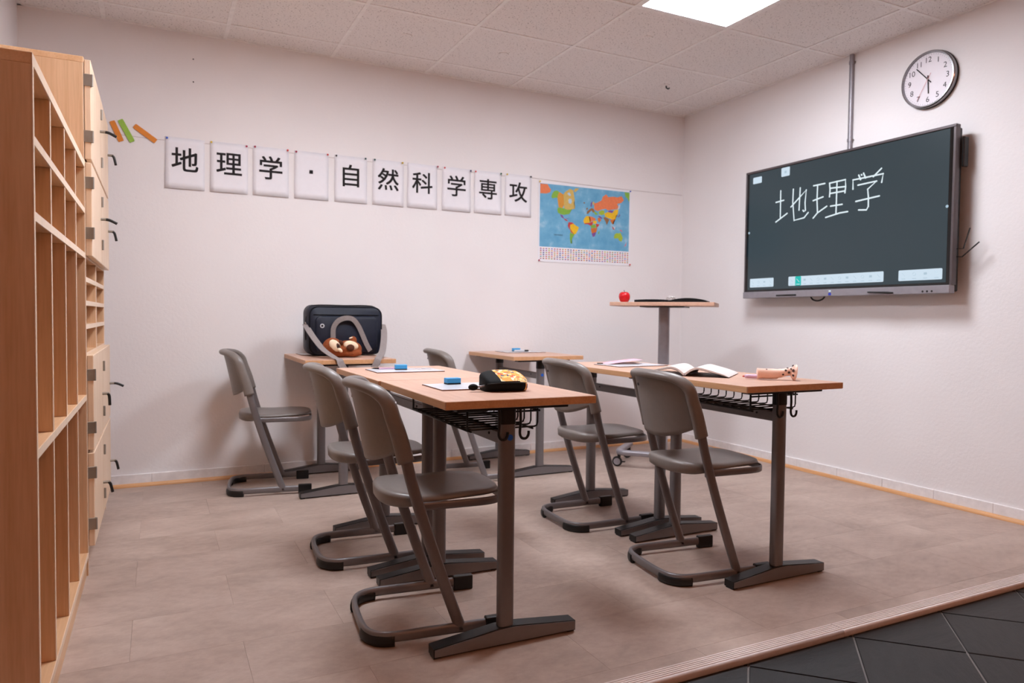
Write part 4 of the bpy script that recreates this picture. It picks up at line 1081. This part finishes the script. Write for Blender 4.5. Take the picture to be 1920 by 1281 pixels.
obj('flap_piping', tube(newbm(), [(-.196, -.0835, .240), (0, -.0850, .240), (.196, -.0835, .240)], .0022, 6), 'cloth_black', bg, smooth=True)
obj('edge_piping', sweep(newbm(), [p + Vector((0, 0, 0)) for p in rrect(.218, .006, .287, .05, -.077)], .005, .005, up=(0, 1, 0), n=6, closed=True), 'cloth_black', bg, smooth=True)
obj('zip', tube(newbm(), smooth_path([(-.2265, -.02, .09), (-.2275, -.02, .20), (-.21, -.02, .268), (-.175, -.02, .2955), (0, -.02, .2965), (.175, -.02, .2955), (.215, -.02, .26)], 4), .004, 6), 'black', bg, smooth=True)
gp = [(-.150 + .010 * math.cos(a), -.0995, .175 + .010 * math.sin(a)) for a in [2 * PI * k / 18 for k in range(18)]]
obj('grommet', sweep(newbm(), gp, .006, .004, up=(0, 1, 0), n=8, closed=True), 'board', fp, smooth=True)
obj('grommet_core', disc(newbm(), (-.150, -.0985, .175), (0, -1, 0), .008, .001, 14), 'black', fp)
for s in (-1, 1):
    rr = [(s * .231, -.03 + .012 * math.cos(a), .182 + .014 * math.sin(a)) for a in [2 * PI * k / 14 for k in range(14)]]
    obj('strap_ring', sweep(newbm(), rr, .004, .004, up=(1, 0, 0), n=6, closed=True), 'chrome', bg, smooth=True)
hp = smooth_path([(-.085, -.103, .035), (-.088, -.106, .11), (-.086, -.110, .165), (-.060, -.116, .205), (-.015, -.120, .222), (.028, -.118, .214), (.062, -.110, .176), (.088, -.107, .125), (.112, -.107, .07), (.138, -.104, .025)], 4)
obj('carry_handle', sweep(newbm(), hp, .030, .003, up=(0, 1, 0), n=8, power=6), 'webbing', bg, smooth=True, autosmooth=50)
zo = -ZB
sp_ = smooth_path([(-.232, -.045, .182), (-.231, -.085, .160), (-.212, -.16, .105), (-.188, -.27, .045), (-.160, -.405, .006), (-.148, -.448, -.002), (-.138, -.457, -.03), (-.105, -.460, -.075), (-.045, -.462, -.112), (.015, -.462, -.095), (.045, -.460, -.05), (.062, -.457, -.018), (.074, -.446, .001), (.098, -.40, .008), (.158, -.27, .035), (.208, -.15, .095), (.232, -.08, .150), (.236, -.04, .184)], 5)
bm = newbm()
rings = []
for i, p in enumerate(sp_):
    a = sp_[max(i - 1, 0)]; b = sp_[min(i + 1, len(sp_) - 1)]; T_ = (b - a).normalized()
    side = Vector((1, 0.12, 0)) if abs(T_.x) < .78 else Vector((0.1, 0.25, 1))
    # blend the ribbon's width axis along the loop
    s_ = i / (len(sp_) - 1)
    wx = min(1, max(0, abs(s_ - .47) / .12 - .15))
    side = Vector((wx, .1, (1 - wx) * (1.0)))
    side = (side - T_ * side.dot(T_)).normalized()
    nrm = T_.cross(side).normalized()
    rings.append([p + side * .019 + nrm * .0013, p - side * .019 + nrm * .0013, p - side * .019 - nrm * .0013, p + side * .019 - nrm * .0013])
loft(bm, rings)
obj('shoulder_strap', bm, 'webbing', bg, smooth=True, autosmooth=50)

# ---- plush toy
px_, py_ = -2.872, -.500
pt = thing('plush_toy', 'small brown plush animal with cream face lying against the navy bag', 'plush toy', (px_, py_, ZT), R(4))
bm = newbm()
for c, r_ in (((-.058, 0, .062), (.056, .050, .052)), ((.030, .005, .050), (.074, .050, .048)), ((.075, .005, .045), (.040, .042, .042)), ((-.01, .0, .03), (.085, .045, .029)), ((-.105, .01, .048), (.018, .014, .018)), ((.066, .006, .098), (.020, .016, .024)), ((-.002, -.030, .050), (.030, .024, .018)), ((.05, -.036, .026), (.055, .022, .022))):
    ellipsoid(bm, c, r_)
body = obj('body', bm, 'fur_brown', pt, smooth=True)
md = body.modifiers.new('merge', 'REMESH'); md.mode = 'VOXEL'; md.voxel_size = .005; md.use_smooth_shade = True
def patch(name, c, r_, m, rot=None, par=None): return obj(name, ellipsoid(newbm(), c, r_, rot), m, par or body, smooth=True)
RYY = lambda d: Matrix.Rotation(R(d), 4, 'Y')
patch('face_patch', (-.055, -.040, .070), (.040, .016, .027), 'fur_cream', RYY(48))
patch('eye_patch', (-.040, -.0515, .067), (.019, .007, .012), 'fur_dark', RYY(60))
patch('eye', (-.042, -.0578, .068), (.006, .004, .006), 'eye')
patch('eye_patch', (-.020, -.042, .088), (.015, .008, .010), 'fur_dark', RYY(50))
patch('snout', (-.030, -.052, .045), (.018, .010, .010), 'fur_cream', RYY(40))
patch('belly_patch', (.038, -.040, .070), (.044, .016, .026), 'fur_cream', RYY(12))
patch('paw', (.030, -.056, .058), (.024, .012, .019), 'fur_dark')
patch('claw', (.050, -.001, .112), (.012, .006, .005), 'fur_cream', RYY(-20))
